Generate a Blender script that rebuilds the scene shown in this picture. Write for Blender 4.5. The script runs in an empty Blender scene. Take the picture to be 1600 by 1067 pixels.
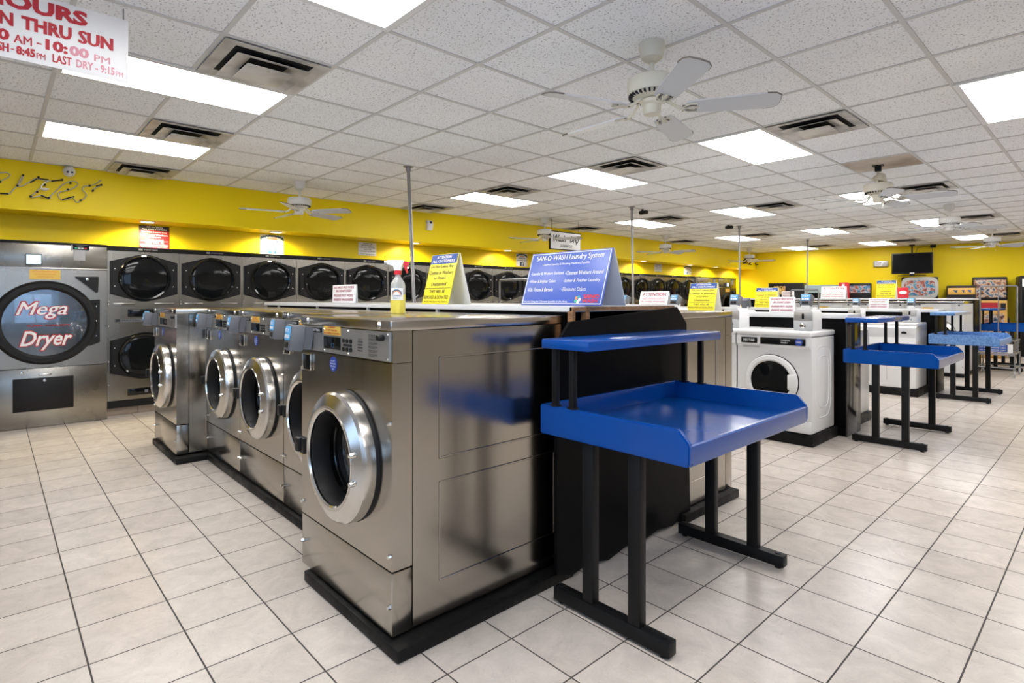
import bpy, bmesh, math, random
from mathutils import Matrix, Vector
random.seed(7)
PI = math.pi
SC = bpy.context.scene
C = SC.collection
# ------------------------------------------------------------------ camera, world, exposure
CAMH = 1.33
CEIL = 2.745
cam_d = bpy.data.cameras.new('camera')
cam = bpy.data.objects.new('camera', cam_d)
C.objects.link(cam)
cam_d.sensor_width = 36.0
cam_d.lens = 879.0 / 1600 * 36
cam_d.shift_y = -(533.5 - 467.3) / 1600
cam_d.clip_start = 0.05
cam.location = (0, 0, CAMH)
cam.rotation_euler = (PI / 2, 0, 0.825)
SC.camera = cam
w = bpy.data.worlds.new('world')
SC.world = w
w.use_nodes = True
wb = w.node_tree.nodes['Background']
wb.inputs[0].default_value = (0.45, 0.62, 0.9, 1)
wb.inputs[1].default_value = 4.0
SC.view_settings.view_transform = 'Standard'
SC.view_settings.look = 'None'
SC.view_settings.gamma = 1.0
SC.view_settings.use_curve_mapping = False
SC.view_settings.exposure = 0.0
PANEL_E = 15.5          # radiance of the ceiling light panels
SPOT_W = 130.0          # soffit downlights


# ------------------------------------------------------------------ materials
def mat(name, col, rough=0.5, metal=0.0, coat=0.0, emit=0.0, spec=0.5, ecol=None):
    m = bpy.data.materials.new(name)
    m.use_nodes = True
    b = m.node_tree.nodes['Principled BSDF']
    b.inputs['Base Color'].default_value = (*col, 1)
    b.inputs['Roughness'].default_value = rough
    b.inputs['Metallic'].default_value = metal
    b.inputs['Coat Weight'].default_value = coat
    b.inputs['Specular IOR Level'].default_value = spec
    if emit:
        b.inputs['Emission Color'].default_value = (*(ecol or col), 1)
        b.inputs['Emission Strength'].default_value = emit
    return m


def nodes(m):
    nt = m.node_tree
    return nt, nt.nodes, nt.links, nt.nodes['Principled BSDF']


def add_noise_rough(m, lo, hi, scale=(4, 4, 4), bump=0.0, bscale=None):
    """uneven gloss and a faint waviness on a surface"""
    nt, N, L, b = nodes(m)
    tc = N.new('ShaderNodeTexCoord')
    mp = N.new('ShaderNodeMapping')
    mp.inputs['Scale'].default_value = scale
    L.new(tc.outputs['Object'], mp.inputs[0])
    nz = N.new('ShaderNodeTexNoise')
    nz.inputs['Scale'].default_value = 1.0
    nz.inputs['Detail'].default_value = 4
    L.new(mp.outputs[0], nz.inputs['Vector'])
    mr = N.new('ShaderNodeMapRange')
    mr.inputs['To Min'].default_value = lo
    mr.inputs['To Max'].default_value = hi
    mr.inputs['From Min'].default_value = 0.3
    mr.inputs['From Max'].default_value = 0.7
    L.new(nz.outputs['Fac'], mr.inputs['Value'])
    L.new(mr.outputs[0], b.inputs['Roughness'])
    if bump:
        bp = N.new('ShaderNodeBump')
        bp.inputs['Strength'].default_value = bump
        bp.inputs['Distance'].default_value = 0.01
        n2 = N.new('ShaderNodeTexNoise')
        n2.inputs['Scale'].default_value = 1.0
        n2.inputs['Detail'].default_value = 2
        mp2 = N.new('ShaderNodeMapping')
        mp2.inputs['Scale'].default_value = bscale or scale
        L.new(tc.outputs['Object'], mp2.inputs[0])
        L.new(mp2.outputs[0], n2.inputs['Vector'])
        L.new(n2.outputs['Fac'], bp.inputs['Height'])
        L.new(bp.outputs[0], b.inputs['Normal'])
    return m


def ramp_color(m, scale, stops, detail=3, noise='ShaderNodeTexNoise', vec_scale=(1, 1, 1)):
    """procedural colour from noise through a ramp"""
    nt, N, L, b = nodes(m)
    tc = N.new('ShaderNodeTexCoord')
    mp = N.new('ShaderNodeMapping')
    mp.inputs['Scale'].default_value = vec_scale
    L.new(tc.outputs['Object'], mp.inputs[0])
    nz = N.new(noise)
    nz.inputs['Scale'].default_value = scale
    if 'Detail' in nz.inputs:
        nz.inputs['Detail'].default_value = detail
    L.new(mp.outputs[0], nz.inputs['Vector'])
    cr = N.new('ShaderNodeValToRGB')
    cr.color_ramp.elements[0].position = stops[0][0]
    cr.color_ramp.elements[0].color = (*stops[0][1], 1)
    cr.color_ramp.elements[1].position = stops[-1][0]
    cr.color_ramp.elements[1].color = (*stops[-1][1], 1)
    for p, c in stops[1:-1]:
        e = cr.color_ramp.elements.new(p)
        e.color = (*c, 1)
    L.new(nz.outputs[0], cr.inputs[0])
    L.new(cr.outputs[0], b.inputs['Base Color'])
    return m


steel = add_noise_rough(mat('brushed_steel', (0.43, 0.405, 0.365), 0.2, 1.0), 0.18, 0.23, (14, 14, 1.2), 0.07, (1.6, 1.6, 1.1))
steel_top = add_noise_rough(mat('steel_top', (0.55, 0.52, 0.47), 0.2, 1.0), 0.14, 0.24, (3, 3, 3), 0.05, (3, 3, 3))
dsteel = add_noise_rough(mat('dryer_steel', (0.34, 0.325, 0.295), 0.27, 1.0), 0.25, 0.29, (3, 3, 1.2))
alum = mat('aluminium_panel', (0.5, 0.49, 0.47), 0.42, 0.85)
chrome = mat('chrome', (0.72, 0.71, 0.69), 0.13, 1.0)
chrome_b = mat('brushed_ring', (0.62, 0.60, 0.57), 0.22, 1.0)
drum_m = mat('drum_steel', (0.42, 0.42, 0.43), 0.16, 1.0)
rubber = mat('black_rubber', (0.006, 0.006, 0.0065), 0.5, spec=0.25)
blackp = mat('black_plastic', (0.009, 0.009, 0.010), 0.42, spec=0.3)
blackm = mat('black_paint', (0.006, 0.006, 0.0065), 0.45, spec=0.22)
blackpanel = add_noise_rough(mat('black_panel', (0.0035, 0.0035, 0.004), 0.45, spec=0.08), 0.34, 0.46, (3, 3, 3))
blackgl = mat('dark_glass', (0.006, 0.007, 0.008), 0.07, spec=0.3)
kick = add_noise_rough(mat('plinth_black', (0.005, 0.005, 0.005), 0.5, spec=0.2), 0.35, 0.6, (6, 6, 6), 0.3, (20, 20, 20))
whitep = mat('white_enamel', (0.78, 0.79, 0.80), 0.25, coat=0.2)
whitem = mat('white_metal', (0.72, 0.73, 0.74), 0.35)
whitesign = mat('white_board', (0.82, 0.82, 0.83), 0.4)
greyboard = mat('grey_board', (0.62, 0.64, 0.66), 0.45)
creamfan = mat('cream_enamel', (0.66, 0.63, 0.53), 0.35)
whitefan = mat('white_fan', (0.72, 0.71, 0.68), 0.35)
bladewhite = mat('blade_white', (0.60, 0.62, 0.64), 0.4)
bladeedge = mat('blade_edge', (0.16, 0.14, 0.12), 0.6)
blueL = add_noise_rough(mat('blue_gelcoat', (0.002, 0.062, 0.31), 0.22, coat=0.0, spec=0.35), 0.17, 0.22, (3, 3, 3))
blueF = mat('pale_blue_laminate', (0.10, 0.25, 0.55), 0.4)
ramp_color(blueF, 60, [(0.35, (0.06, 0.17, 0.44)), (0.65, (0.17, 0.34, 0.66))])
greyplast = mat('grey_plastic', (0.14, 0.15, 0.17), 0.45)
lightgrey = mat('light_grey_plastic', (0.45, 0.46, 0.47), 0.5)
screen_b = mat('blue_screen', (0.06, 0.22, 0.42), 0.2, emit=0.5, ecol=(0.12, 0.42, 0.75))
screen_w = mat('white_screen', (0.6, 0.8, 0.9), 0.2, emit=0.9, ecol=(0.65, 0.85, 0.95))
galv = add_noise_rough(mat('galvanised_pipe', (0.30, 0.30, 0.31), 0.4, 0.8), 0.3, 0.5, (10, 10, 10))
yel_st = mat('yellow_sticker', (0.85, 0.56, 0.10), 0.5)
yel_sign = mat('yellow_sign', (0.93, 0.80, 0.03), 0.4)
blue_sign = mat('blue_sign', (0.075, 0.135, 0.50), 0.35)
blue_head = mat('blue_header', (0.01, 0.07, 0.36), 0.4)
blue_dec = mat('blue_sticker', (0.015, 0.06, 0.40), 0.4)
red_m = mat('red_print', (0.50, 0.015, 0.03), 0.5)
redfade = mat('faded_red_print', (0.72, 0.30, 0.37), 0.5)
red_sign = mat('red_sign', (0.62, 0.03, 0.04), 0.45)
red_pl = mat('red_plastic', (0.62, 0.015, 0.03), 0.35)
maroon = mat('maroon_print', (0.30, 0.01, 0.06), 0.5)
blk_print = mat('black_print', (0.015, 0.015, 0.018), 0.5)
wht_print = mat('white_print', (0.85, 0.86, 0.88), 0.5)
grey_print = mat('grey_print', (0.35, 0.35, 0.35), 0.5)
navy_print = mat('navy_print', (0.02, 0.07, 0.16), 0.5)
teal_print = mat('teal_print', (0.03, 0.38, 0.42), 0.5)
orange_print = mat('orange_print', (0.80, 0.28, 0.08), 0.5)
green_pl = mat('green_print', (0.05, 0.55, 0.25), 0.5)
plywood = mat('plywood_edge', (0.30, 0.13, 0.055), 0.6)
ramp_color(plywood, 8, [(0.3, (0.16, 0.07, 0.03)), (0.7, (0.42, 0.22, 0.10))], 4, vec_scale=(1, 4, 18))
counter = mat('counter_laminate', (0.62, 0.63, 0.64), 0.3)
neonoff = mat('unlit_neon_tube', (0.45, 0.42, 0.30), 0.2, coat=0.4)
wirem = mat('wire', (0.02, 0.02, 0.02), 0.5)
panel_lit = mat('light_diffuser', (0.9, 0.9, 0.9), 0.5, emit=PANEL_E, ecol=(1.0, 0.975, 0.95))
bulb_lit = mat('downlight_lens', (1, 0.9, 0.7), 0.5, emit=9.0, ecol=(1.0, 0.86, 0.6))
ventm = mat('vent_metal', (0.60, 0.58, 0.55), 0.45)
ramp_color(ventm, 3.0, [(0.35, (0.26, 0.25, 0.235)), (0.6, (0.62, 0.60, 0.57))], 4)
ventdark = mat('vent_throat', (0.012, 0.012, 0.012), 0.9)
bottle_m = mat('clear_plastic', (0.8, 0.82, 0.8), 0.25)
liquid_m = mat('yellow_liquid', (0.80, 0.68, 0.10), 0.2)
tile_beige = mat('curb_tile', (0.55, 0.44, 0.34), 0.4)
wheel_m = mat('grey_wheel', (0.35, 0.36, 0.38), 0.5)

# yellow painted wall
yellow = mat('yellow_paint', (0.87, 0.665, 0.006), 0.45, spec=0.22)
add_noise_rough(yellow, 0.36, 0.5, (2, 2, 2), 0.08, (60, 60, 60))
plainwall = mat('tan_wall', (0.34, 0.31, 0.27), 0.6)


# blotchy swirl for laundry behind glass
laundry_m = mat('mixed_laundry', (0.3, 0.35, 0.45), 0.8)
ramp_color(laundry_m, 1.7, [(0.3, (0.02, 0.03, 0.06)), (0.45, (0.10, 0.17, 0.28)), (0.55, (0.42, 0.47, 0.52)), (0.65, (0.35, 0.28, 0.26)), (0.75, (0.03, 0.03, 0.04))], 2)


def glass_mat(name, tint, gloss, milky=0.0):
    m = bpy.data.materials.new(name)
    m.use_nodes = True
    nt = m.node_tree
    N, L = nt.nodes, nt.links
    N.remove(N['Principled BSDF'])
    out = N['Material Output']
    tr = N.new('ShaderNodeBsdfTransparent')
    tr.inputs[0].default_value = (*tint, 1)
    gl = N.new('ShaderNodeBsdfGlossy')
    gl.inputs['Roughness'].default_value = 0.03
    fr = N.new('ShaderNodeFresnel')
    fr.inputs[0].default_value = 1.5
    mx = N.new('ShaderNodeMixShader')
    ma = N.new('ShaderNodeMath')
    ma.operation = 'MULTIPLY_ADD'
    ma.inputs[1].default_value = 1.0
    ma.inputs[2].default_value = gloss
    ma.use_clamp = True
    L.new(fr.outputs[0], ma.inputs[0])
    L.new(ma.outputs[0], mx.inputs[0])
    L.new(tr.outputs[0], mx.inputs[1])
    L.new(gl.outputs[0], mx.inputs[2])
    if milky:
        df = N.new('ShaderNodeBsdfDiffuse')
        df.inputs[0].default_value = (0.85, 0.86, 0.85, 1)
        m2 = N.new('ShaderNodeMixShader')
        m2.inputs[0].default_value = milky
        L.new(mx.outputs[0], m2.inputs[1])
        L.new(df.outputs[0], m2.inputs[2])
        L.new(m2.outputs[0], out.inputs[0])
    else:
        L.new(mx.outputs[0], out.inputs[0])
    return m


doorglass = glass_mat('porthole_glass', (0.5, 0.51, 0.52), 0.0)
megaglass = glass_mat('dryer_window_glass', (0.75, 0.78, 0.8), 0.05)
windowglass = glass_mat('window_pane_glass', (0.92, 0.95, 0.96), 0.02)
bottleglass = glass_mat('bottle_plastic', (0.95, 0.96, 0.95), 0.02, 0.38)


def floor_material():
    m = mat('ceramic_floor_tile', (0.6, 0.54, 0.47), 0.25)
    nt, N, L, b = nodes(m)
    tc = N.new('ShaderNodeTexCoord')
    mp = N.new('ShaderNodeMapping')
    mp.inputs['Location'].default_value = (1.62 + 0.3095 * 40, -1.185 + 0.3095 * 40, 0)
    L.new(tc.outputs['Object'], mp.inputs[0])
    br = N.new('ShaderNodeTexBrick')
    br.offset = 0.0
    br.inputs['Scale'].default_value = 1.0
    br.inputs['Brick Width'].default_value = 0.3095
    br.inputs['Row Height'].default_value = 0.3095
    br.inputs['Mortar Size'].default_value = 0.0032
    br.inputs['Mortar Smooth'].default_value = 0.12
    br.inputs['Color1'].default_value = (0.65, 0.59, 0.53, 1)
    br.inputs['Color2'].default_value = (0.58, 0.52, 0.465, 1)
    br.inputs['Mortar'].default_value = (0.055, 0.047, 0.042, 1)
    L.new(mp.outputs[0], br.inputs['Vector'])
    n1 = N.new('ShaderNodeTexNoise')
    n1.inputs['Scale'].default_value = 7
    n1.inputs['Detail'].default_value = 7
    n1.inputs['Roughness'].default_value = 0.68
    n1.inputs['Distortion'].default_value = 0.8
    L.new(tc.outputs['Object'], n1.inputs['Vector'])
    mr = N.new('ShaderNodeMapRange')
    mr.inputs['From Min'].default_value = 0.3
    mr.inputs['From Max'].default_value = 0.7
    mr.inputs['To Min'].default_value = 0.84
    mr.inputs['To Max'].default_value = 1.08
    L.new(n1.outputs[0], mr.inputs[0])
    mu = N.new('ShaderNodeMixRGB')
    mu.blend_type = 'MULTIPLY'
    mu.inputs[0].default_value = 1.0
    L.new(br.outputs['Color'], mu.inputs[1])
    L.new(mr.outputs[0], mu.inputs[2])
    # fine brown veins
    vo = N.new('ShaderNodeTexNoise')
    vo.inputs['Scale'].default_value = 16
    vo.inputs['Detail'].default_value = 6
    vo.inputs['Distortion'].default_value = 2.5
    L.new(tc.outputs['Object'], vo.inputs['Vector'])
    ab = N.new('ShaderNodeMath')
    ab.operation = 'SUBTRACT'
    ab.inputs[1].default_value = 0.5
    L.new(vo.outputs[0], ab.inputs[0])
    ab2 = N.new('ShaderNodeMath')
    ab2.operation = 'ABSOLUTE'
    L.new(ab.outputs[0], ab2.inputs[0])
    vr = N.new('ShaderNodeMapRange')
    vr.inputs['From Min'].default_value = 0.0
    vr.inputs['From Max'].default_value = 0.012
    vr.inputs['To Min'].default_value = 0.85
    vr.inputs['To Max'].default_value = 1.0
    L.new(ab2.outputs[0], vr.inputs[0])
    mu2 = N.new('ShaderNodeMixRGB')
    mu2.blend_type = 'MULTIPLY'
    mu2.inputs[0].default_value = 1.0
    L.new(mu.outputs[0], mu2.inputs[1])
    L.new(vr.outputs[0], mu2.inputs[2])
    L.new(mu2.outputs[0], b.inputs['Base Color'])
    rr = N.new('ShaderNodeMapRange')
    rr.inputs['To Min'].default_value = 0.26
    rr.inputs['To Max'].default_value = 0.8
    L.new(br.outputs['Fac'], rr.inputs[0])
    L.new(rr.outputs[0], b.inputs['Roughness'])
    bp = N.new('ShaderNodeBump')
    bp.inputs['Strength'].default_value = 0.5
    bp.inputs['Distance'].default_value = 0.003
    inv = N.new('ShaderNodeMath')
    inv.operation = 'SUBTRACT'
    inv.inputs[0].default_value = 1.0
    L.new(br.outputs['Fac'], inv.inputs[1])
    ad = N.new('ShaderNodeMath')
    ad.operation = 'MULTIPLY_ADD'
    ad.inputs[1].default_value = 0.25
    L.new(n1.outputs[0], ad.inputs[0])
    L.new(inv.outputs[0], ad.inputs[2])
    L.new(ad.outputs[0], bp.inputs['Height'])
    L.new(bp.outputs[0], b.inputs['Normal'])
    return m


GP = 0.622          # ceiling grid pitch
GX, GY = -2.62, 1.527


def ceiling_material():
    m = mat('acoustic_ceiling_tile', (0.6, 0.57, 0.54), 0.9)
    nt, N, L, b = nodes(m)
    tc = N.new('ShaderNodeTexCoord')
    mp = N.new('ShaderNodeMapping')
    mp.inputs['Location'].default_value = (-GX + GP * 40, -GY + GP * 40, 0)
    L.new(tc.outputs['Object'], mp.inputs[0])
    br = N.new('ShaderNodeTexBrick')
    br.offset = 0.0
    br.inputs['Scale'].default_value = 1.0
    br.inputs['Brick Width'].default_value = GP
    br.inputs['Row Height'].default_value = GP
    br.inputs['Mortar Size'].default_value = 0.001
    br.inputs['Bias'].default_value = -0.25
    br.inputs['Color1'].default_value = (0.85, 0.87, 0.90, 1)
    br.inputs['Color2'].default_value = (0.90, 0.92, 0.95, 1)
    br.inputs['Mortar'].default_value = (0.3, 0.29, 0.28, 1)
    L.new(mp.outputs[0], br.inputs['Vector'])
    sp = N.new('ShaderNodeTexNoise')
    sp.inputs['Scale'].default_value = 95
    sp.inputs['Detail'].default_value = 2
    L.new(tc.outputs['Object'], sp.inputs['Vector'])
    mr = N.new('ShaderNodeMapRange')
    mr.inputs['From Min'].default_value = 0.32
    mr.inputs['From Max'].default_value = 0.41
    mr.inputs['To Min'].default_value = 0.42
    mr.inputs['To Max'].default_value = 1.0
    L.new(sp.outputs[0], mr.inputs[0])
    bl = N.new('ShaderNodeTexNoise')
    bl.inputs['Scale'].default_value = 0.8
    bl.inputs['Detail'].default_value = 3
    L.new(tc.outputs['Object'], bl.inputs['Vector'])
    m2 = N.new('ShaderNodeMapRange')
    m2.inputs['From Min'].default_value = 0.3
    m2.inputs['From Max'].default_value = 0.7
    m2.inputs['To Min'].default_value = 0.92
    m2.inputs['To Max'].default_value = 1.04
    L.new(bl.outputs[0], m2.inputs[0])
    mm = N.new('ShaderNodeMath')
    mm.operation = 'MULTIPLY'
    L.new(mr.outputs[0], mm.inputs[0])
    L.new(m2.outputs[0], mm.inputs[1])
    mu = N.new('ShaderNodeMixRGB')
    mu.blend_type = 'MULTIPLY'
    mu.inputs[0].default_value = 1.0
    L.new(br.outputs['Color'], mu.inputs[1])
    L.new(mm.outputs[0], mu.inputs[2])
    L.new(mu.outputs[0], b.inputs['Base Color'])
    return m


# ------------------------------------------------------------------ mesh helpers
class MB:
    def __init__(s, M=None):
        s.bm = bmesh.new()
        s.mats = []
        s.M = M
        s.flat = False

    def mi(s, m):
        if m is None:
            return 0
        if m not in s.mats:
            s.mats.append(m)
        return s.mats.index(m)

    def _add(s, verts, faces, m=None, M=None):
        k = s.mi(m)
        vs = []
        for v in verts:
            v = Vector(v)
            if M is not None:
                v = M @ v
            if s.M is not None:
                v = s.M @ v
            vs.append(s.bm.verts.new(v))
        for f in faces:
            try:
                fc = s.bm.faces.new([vs[i] for i in f])
                fc.material_index = k
            except ValueError:
                pass
        return s

    def box(s, x0, x1, y0, y1, z0, z1, bev=0.0, m=None, M=None, seg=2):
        if bev <= 0:
            v = [(x0, y0, z0), (x1, y0, z0), (x1, y1, z0), (x0, y1, z0), (x0, y0, z1), (x1, y0, z1), (x1, y1, z1), (x0, y1, z1)]
            return s._add(v, [(0, 3, 2, 1), (4, 5, 6, 7), (0, 1, 5, 4), (1, 2, 6, 5), (2, 3, 7, 6), (3, 0, 4, 7)], m, M)
        t = bmesh.new()
        bmesh.ops.create_cube(t, size=1.0)
        for q in t.verts:
            q.co = Vector(((x0 + x1) / 2 + q.co.x * (x1 - x0), (y0 + y1) / 2 + q.co.y * (y1 - y0), (z0 + z1) / 2 + q.co.z * (z1 - z0)))
        bmesh.ops.bevel(t, geom=list(t.edges), offset=min(bev, abs(x1 - x0) * .49, abs(y1 - y0) * .49, abs(z1 - z0) * .49), segments=seg, affect='EDGES', profile=0.5)
        return s.from_bm(t, m, M)

    def from_bm(s, t, m=None, M=None):
        t.verts.index_update()
        v = [tuple(q.co) for q in t.verts]
        f = [[q.index for q in fc.verts] for fc in t.faces]
        t.free()
        return s._add(v, f, m, M)

    def tube(s, pts, r, seg=8, m=None, caps=True):
        pts = [Vector(p) for p in pts]
        n = len(pts)
        v, f = [], []
        t0 = (pts[1] - pts[0]).normalized()
        up = Vector((0, 0, 1)) if abs(t0.z) < 0.9 else Vector((1, 0, 0))
        a = t0.cross(up).normalized()
        for i, p in enumerate(pts):
            t = (pts[min(i + 1, n - 1)] - pts[max(i - 1, 0)]).normalized()
            a = (a - t * a.dot(t)).normalized()
            b = t.cross(a)
            rr = r[i] if isinstance(r, (list, tuple)) else r
            for k in range(seg):
                th = 2 * PI * k / seg
                v.append(p + (a * math.cos(th) + b * math.sin(th)) * rr)
        for i in range(n - 1):
            for k in range(seg):
                f.append((i * seg + k, i * seg + (k + 1) % seg, (i + 1) * seg + (k + 1) % seg, (i + 1) * seg + k))
        if caps:
            f.append(tuple(range(seg - 1, -1, -1)))
            f.append(tuple((n - 1) * seg + k for k in range(seg)))
        return s._add(v, f, m)

    def lathe(s, prof, axis='Z', c=(0, 0, 0), seg=24, m=None, closed=False):
        """prof: list of (radius, along axis)"""
        v, f = [], []
        n = len(prof)
        for r, h in prof:
            for k in range(seg):
                th = 2 * PI * k / seg
                x, y = r * math.cos(th), r * math.sin(th)
                p = {'Z': (x, y, h), 'Y': (x, h, y), 'X': (h, x, y)}[axis]
                v.append((p[0] + c[0], p[1] + c[1], p[2] + c[2]))
        rng = range(n) if closed else range(n - 1)
        for i in rng:
            j = (i + 1) % n
            for k in range(seg):
                f.append((i * seg + k, i * seg + (k + 1) % seg, j * seg + (k + 1) % seg, j * seg + k))
        if not closed:
            if prof[0][0] > 1e-6:
                f.append(tuple(range(seg)))
            if prof[-1][0] > 1e-6:
                f.append(tuple((n - 1) * seg + k for k in range(seg)))
        return s._add(v, f, m)

    def prism(s, poly, a0, a1, axis='Y', m=None, M=None):
        """poly in the plane across axis: Y -> (x,z), X -> (y,z), Z -> (x,y)"""
        def P(p, a):
            return {'Y': (p[0], a, p[1]), 'X': (a, p[0], p[1]), 'Z': (p[0], p[1], a)}[axis]
        n = len(poly)
        v = [P(p, a0) for p in poly] + [P(p, a1) for p in poly]
        f = [tuple(range(n)), tuple(range(2 * n - 1, n - 1, -1))]
        for i in range(n):
            j = (i + 1) % n
            f.append((i, i + n, j + n, j))
        return s._add(v, f, m, M)

    def plate_hole(s, x0, x1, z0, z1, cx, cz, r, y0, y1, m=None, seg=48):
        """rectangular plate across Y with a round hole"""
        angs = [2 * PI * k / seg for k in range(seg)]
        for (px, pz) in ((x0, z0), (x1, z0), (x1, z1), (x0, z1)):
            angs.append(math.atan2(pz - cz, px - cx) % (2 * PI))
        angs = sorted(set(round(a, 6) for a in angs))
        n = len(angs)
        inn, out = [], []
        for a in angs:
            c_, s_ = math.cos(a), math.sin(a)
            inn.append((cx + r * c_, cz + r * s_))
            t = 1e9
            if c_ > 1e-9: t = min(t, (x1 - cx) / c_)
            if c_ < -1e-9: t = min(t, (x0 - cx) / c_)
            if s_ > 1e-9: t = min(t, (z1 - cz) / s_)
            if s_ < -1e-9: t = min(t, (z0 - cz) / s_)
            out.append((cx + t * c_, cz + t * s_))
        v = [(p[0], y0, p[1]) for p in inn] + [(p[0], y0, p[1]) for p in out] + [(p[0], y1, p[1]) for p in inn] + [(p[0], y1, p[1]) for p in out]
        f = []
        for i in range(n):
            j = (i + 1) % n
            f += [(i, j, n + j, n + i), (2 * n + i, 3 * n + i, 3 * n + j, 2 * n + j), (n + i, n + j, 3 * n + j, 3 * n + i), (i, 2 * n + i, 2 * n + j, j)]
        return s._add(v, f, m)

    def text(s, string, x0, x1, z0, z1, y=0.0, m=None, bold=0.02, shear=0.0, M=None, th=0.001):
        """lettering fitted into the rectangle, facing -Y"""
        cu = bpy.data.curves.new('t', 'FONT')
        cu.body = string
        cu.size = 1.0
        heavy = bold > .012 and any(c in string for c in 'MWNAVmw')
        cu.offset = 0.0 if ('M' in string or 'm' in string) else .008 if heavy else bold
        s.flat = True
        cu.shear = shear
        cu.resolution_u = 2
        o = bpy.data.objects.new('t', cu)
        C.objects.link(o)
        dg = bpy.context.evaluated_depsgraph_get()
        dg.update()
        me = bpy.data.meshes.new_from_object(o.evaluated_get(dg))
        bpy.data.objects.remove(o)
        bpy.data.curves.remove(cu)
        co = [v.co.copy() for v in me.vertices]
        if co:
            ax, bx = min(c.x for c in co), max(c.x for c in co)
            ay, by = min(c.y for c in co), max(c.y for c in co)
            sx = (x1 - x0) / max(bx - ax, 1e-6)
            sz = (z1 - z0) / max(by - ay, 1e-6)
            v = [(x0 + (c.x - ax) * sx, y, z0 + (c.y - ay) * sz) for c in co]
            fs = [list(p.vertices) for p in me.polygons]
            for k in ((-1, 0, 1) if heavy else (0,)):
                dx = k * (bold - .006) * sx
                sq = 1 - 2 * (bold - .006) * sx / max(x1 - x0, 1e-6) if heavy else 1
                xc = (x0 + x1) / 2
                s._add([(xc + (q[0] - xc) * sq + dx, q[1] - abs(k) * 1e-5 * (k + 2), q[2]) for q in v], fs, m, M)
        bpy.data.meshes.remove(me)
        return s

    def build(s, name, material=None, parent=None, ang=0.6, recalc=True):
        bm = s.bm
        if recalc:
            bmesh.ops.recalc_face_normals(bm, faces=bm.faces)
        for e in bm.edges:
            e.smooth = not (len(e.link_faces) == 2 and e.calc_face_angle(0) > ang)
        for f in bm.faces:
            f.smooth = not s.flat
        me = bpy.data.meshes.new(name)
        bm.to_mesh(me)
        bm.free()
        if s.mats:
            for m in s.mats:
                me.materials.append(m)
        elif material:
            me.materials.append(material)
        o = bpy.data.objects.new(name, me)
        C.objects.link(o)
        if parent is not None:
            o.parent = parent
        return o


def thing(name, label, cat, loc=(0, 0, 0), rotz=0.0, group=None):
    o = bpy.data.objects.new(name, None)
    o.empty_display_size = 0.1
    C.objects.link(o)
    o.location = loc
    o.rotation_euler = (0, 0, rotz)
    o['label'] = label
    o['category'] = cat
    if group:
        o['group'] = group
    return o


def tag(o, label, cat, group=None):
    o['label'] = label
    o['category'] = cat
    if group:
        o['group'] = group
    return o


def struct(o):
    o['kind'] = 'structure'
    return o


def dup(root, loc=None, rotz=None, label=None, group=None, skip=()):
    r = root.copy()
    C.objects.link(r)
    if loc is not None:
        r.location = loc
    if rotz is not None:
        r.rotation_euler = (0, 0, rotz)
    if label:
        r['label'] = label
    if group:
        r['group'] = group

    def rec(a, b):
        for ch in a.children:
            if ch.name.split('.')[0] in skip:
                continue
            c = ch.copy()
            C.objects.link(c)
            c.parent = b
            rec(ch, c)
    rec(root, r)
    return r


ORD = ['first', 'second', 'third', 'fourth', 'fifth', 'sixth', 'seventh', 'eighth', 'ninth', 'tenth', 'eleventh', 'twelfth',
       'thirteenth', 'fourteenth', 'fifteenth', 'sixteenth', 'seventeenth', 'eighteenth', 'nineteenth', 'twentieth']


def far_wall_y(x):
    return 17.25 + (x + 7.52) * 0.19


FA = math.atan(0.19)

# ------------------------------------------------------------------ setting
XL, XR, YN, SOF, SOFZ = -8.05, 3.0, -3.0, -7.6, 2.24
f_ = MB().box(XL - .2, XR + .2, YN - .2, 20.2, -0.1, 0).build('floor', floor_material())
struct(f_)
struct(MB().box(XL - .2, XR + .2, YN - .2, 20.2, CEIL, CEIL + 0.1).build('ceiling', ceiling_material()))
struct(MB().box(XL - .15, XL, YN - .15, 20, 0, CEIL).build('wall_left', yellow))
o = MB().box(-0.6, 12.5, 0, 0.15, 0, CEIL).build('wall_far', yellow)
o.location = (-8.05, far_wall_y(-8.05), 0)
o.rotation_euler = (0, 0, FA)
struct(o)
nwin = [(-4.2, -3.0), (-2.0, -0.2), (0.4, 2.2)]
mb = MB()
xs = [XL - .15] + [q for ab in nwin for q in ab] + [XR + .15]
for i in range(0, len(xs), 2):
    mb.box(xs[i], xs[i + 1], YN - .15, YN, 0, CEIL)
for a, b in nwin:
    mb.box(a, b, YN - .15, YN, 0, .7)
    mb.box(a, b, YN - .15, YN, 2.5, CEIL)
struct(mb.build('wall_near', plainwall))
for i, (a, b) in enumerate(nwin):
    r = bpy.data.objects.new('window_%d' % (i + 3), None)
    C.objects.link(r)
    r.location = (a, YN, .7)
    struct(r)
    fr = MB()
    L_ = b - a
    for x0, x1, z0, z1 in ((0, .06, 0, 1.8), (L_ - .06, L_, 0, 1.8), (.06, L_ - .06, 0, .06), (.06, L_ - .06, 1.74, 1.8)):
        fr.box(x0, x1, -.1, -.03, z0, z1)
    fr.build('window_frame', alum, r)
    MB().box(.06, L_ - .06, -.066, -.06, .06, 1.74).build('window_pane', windowglass, r)
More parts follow.
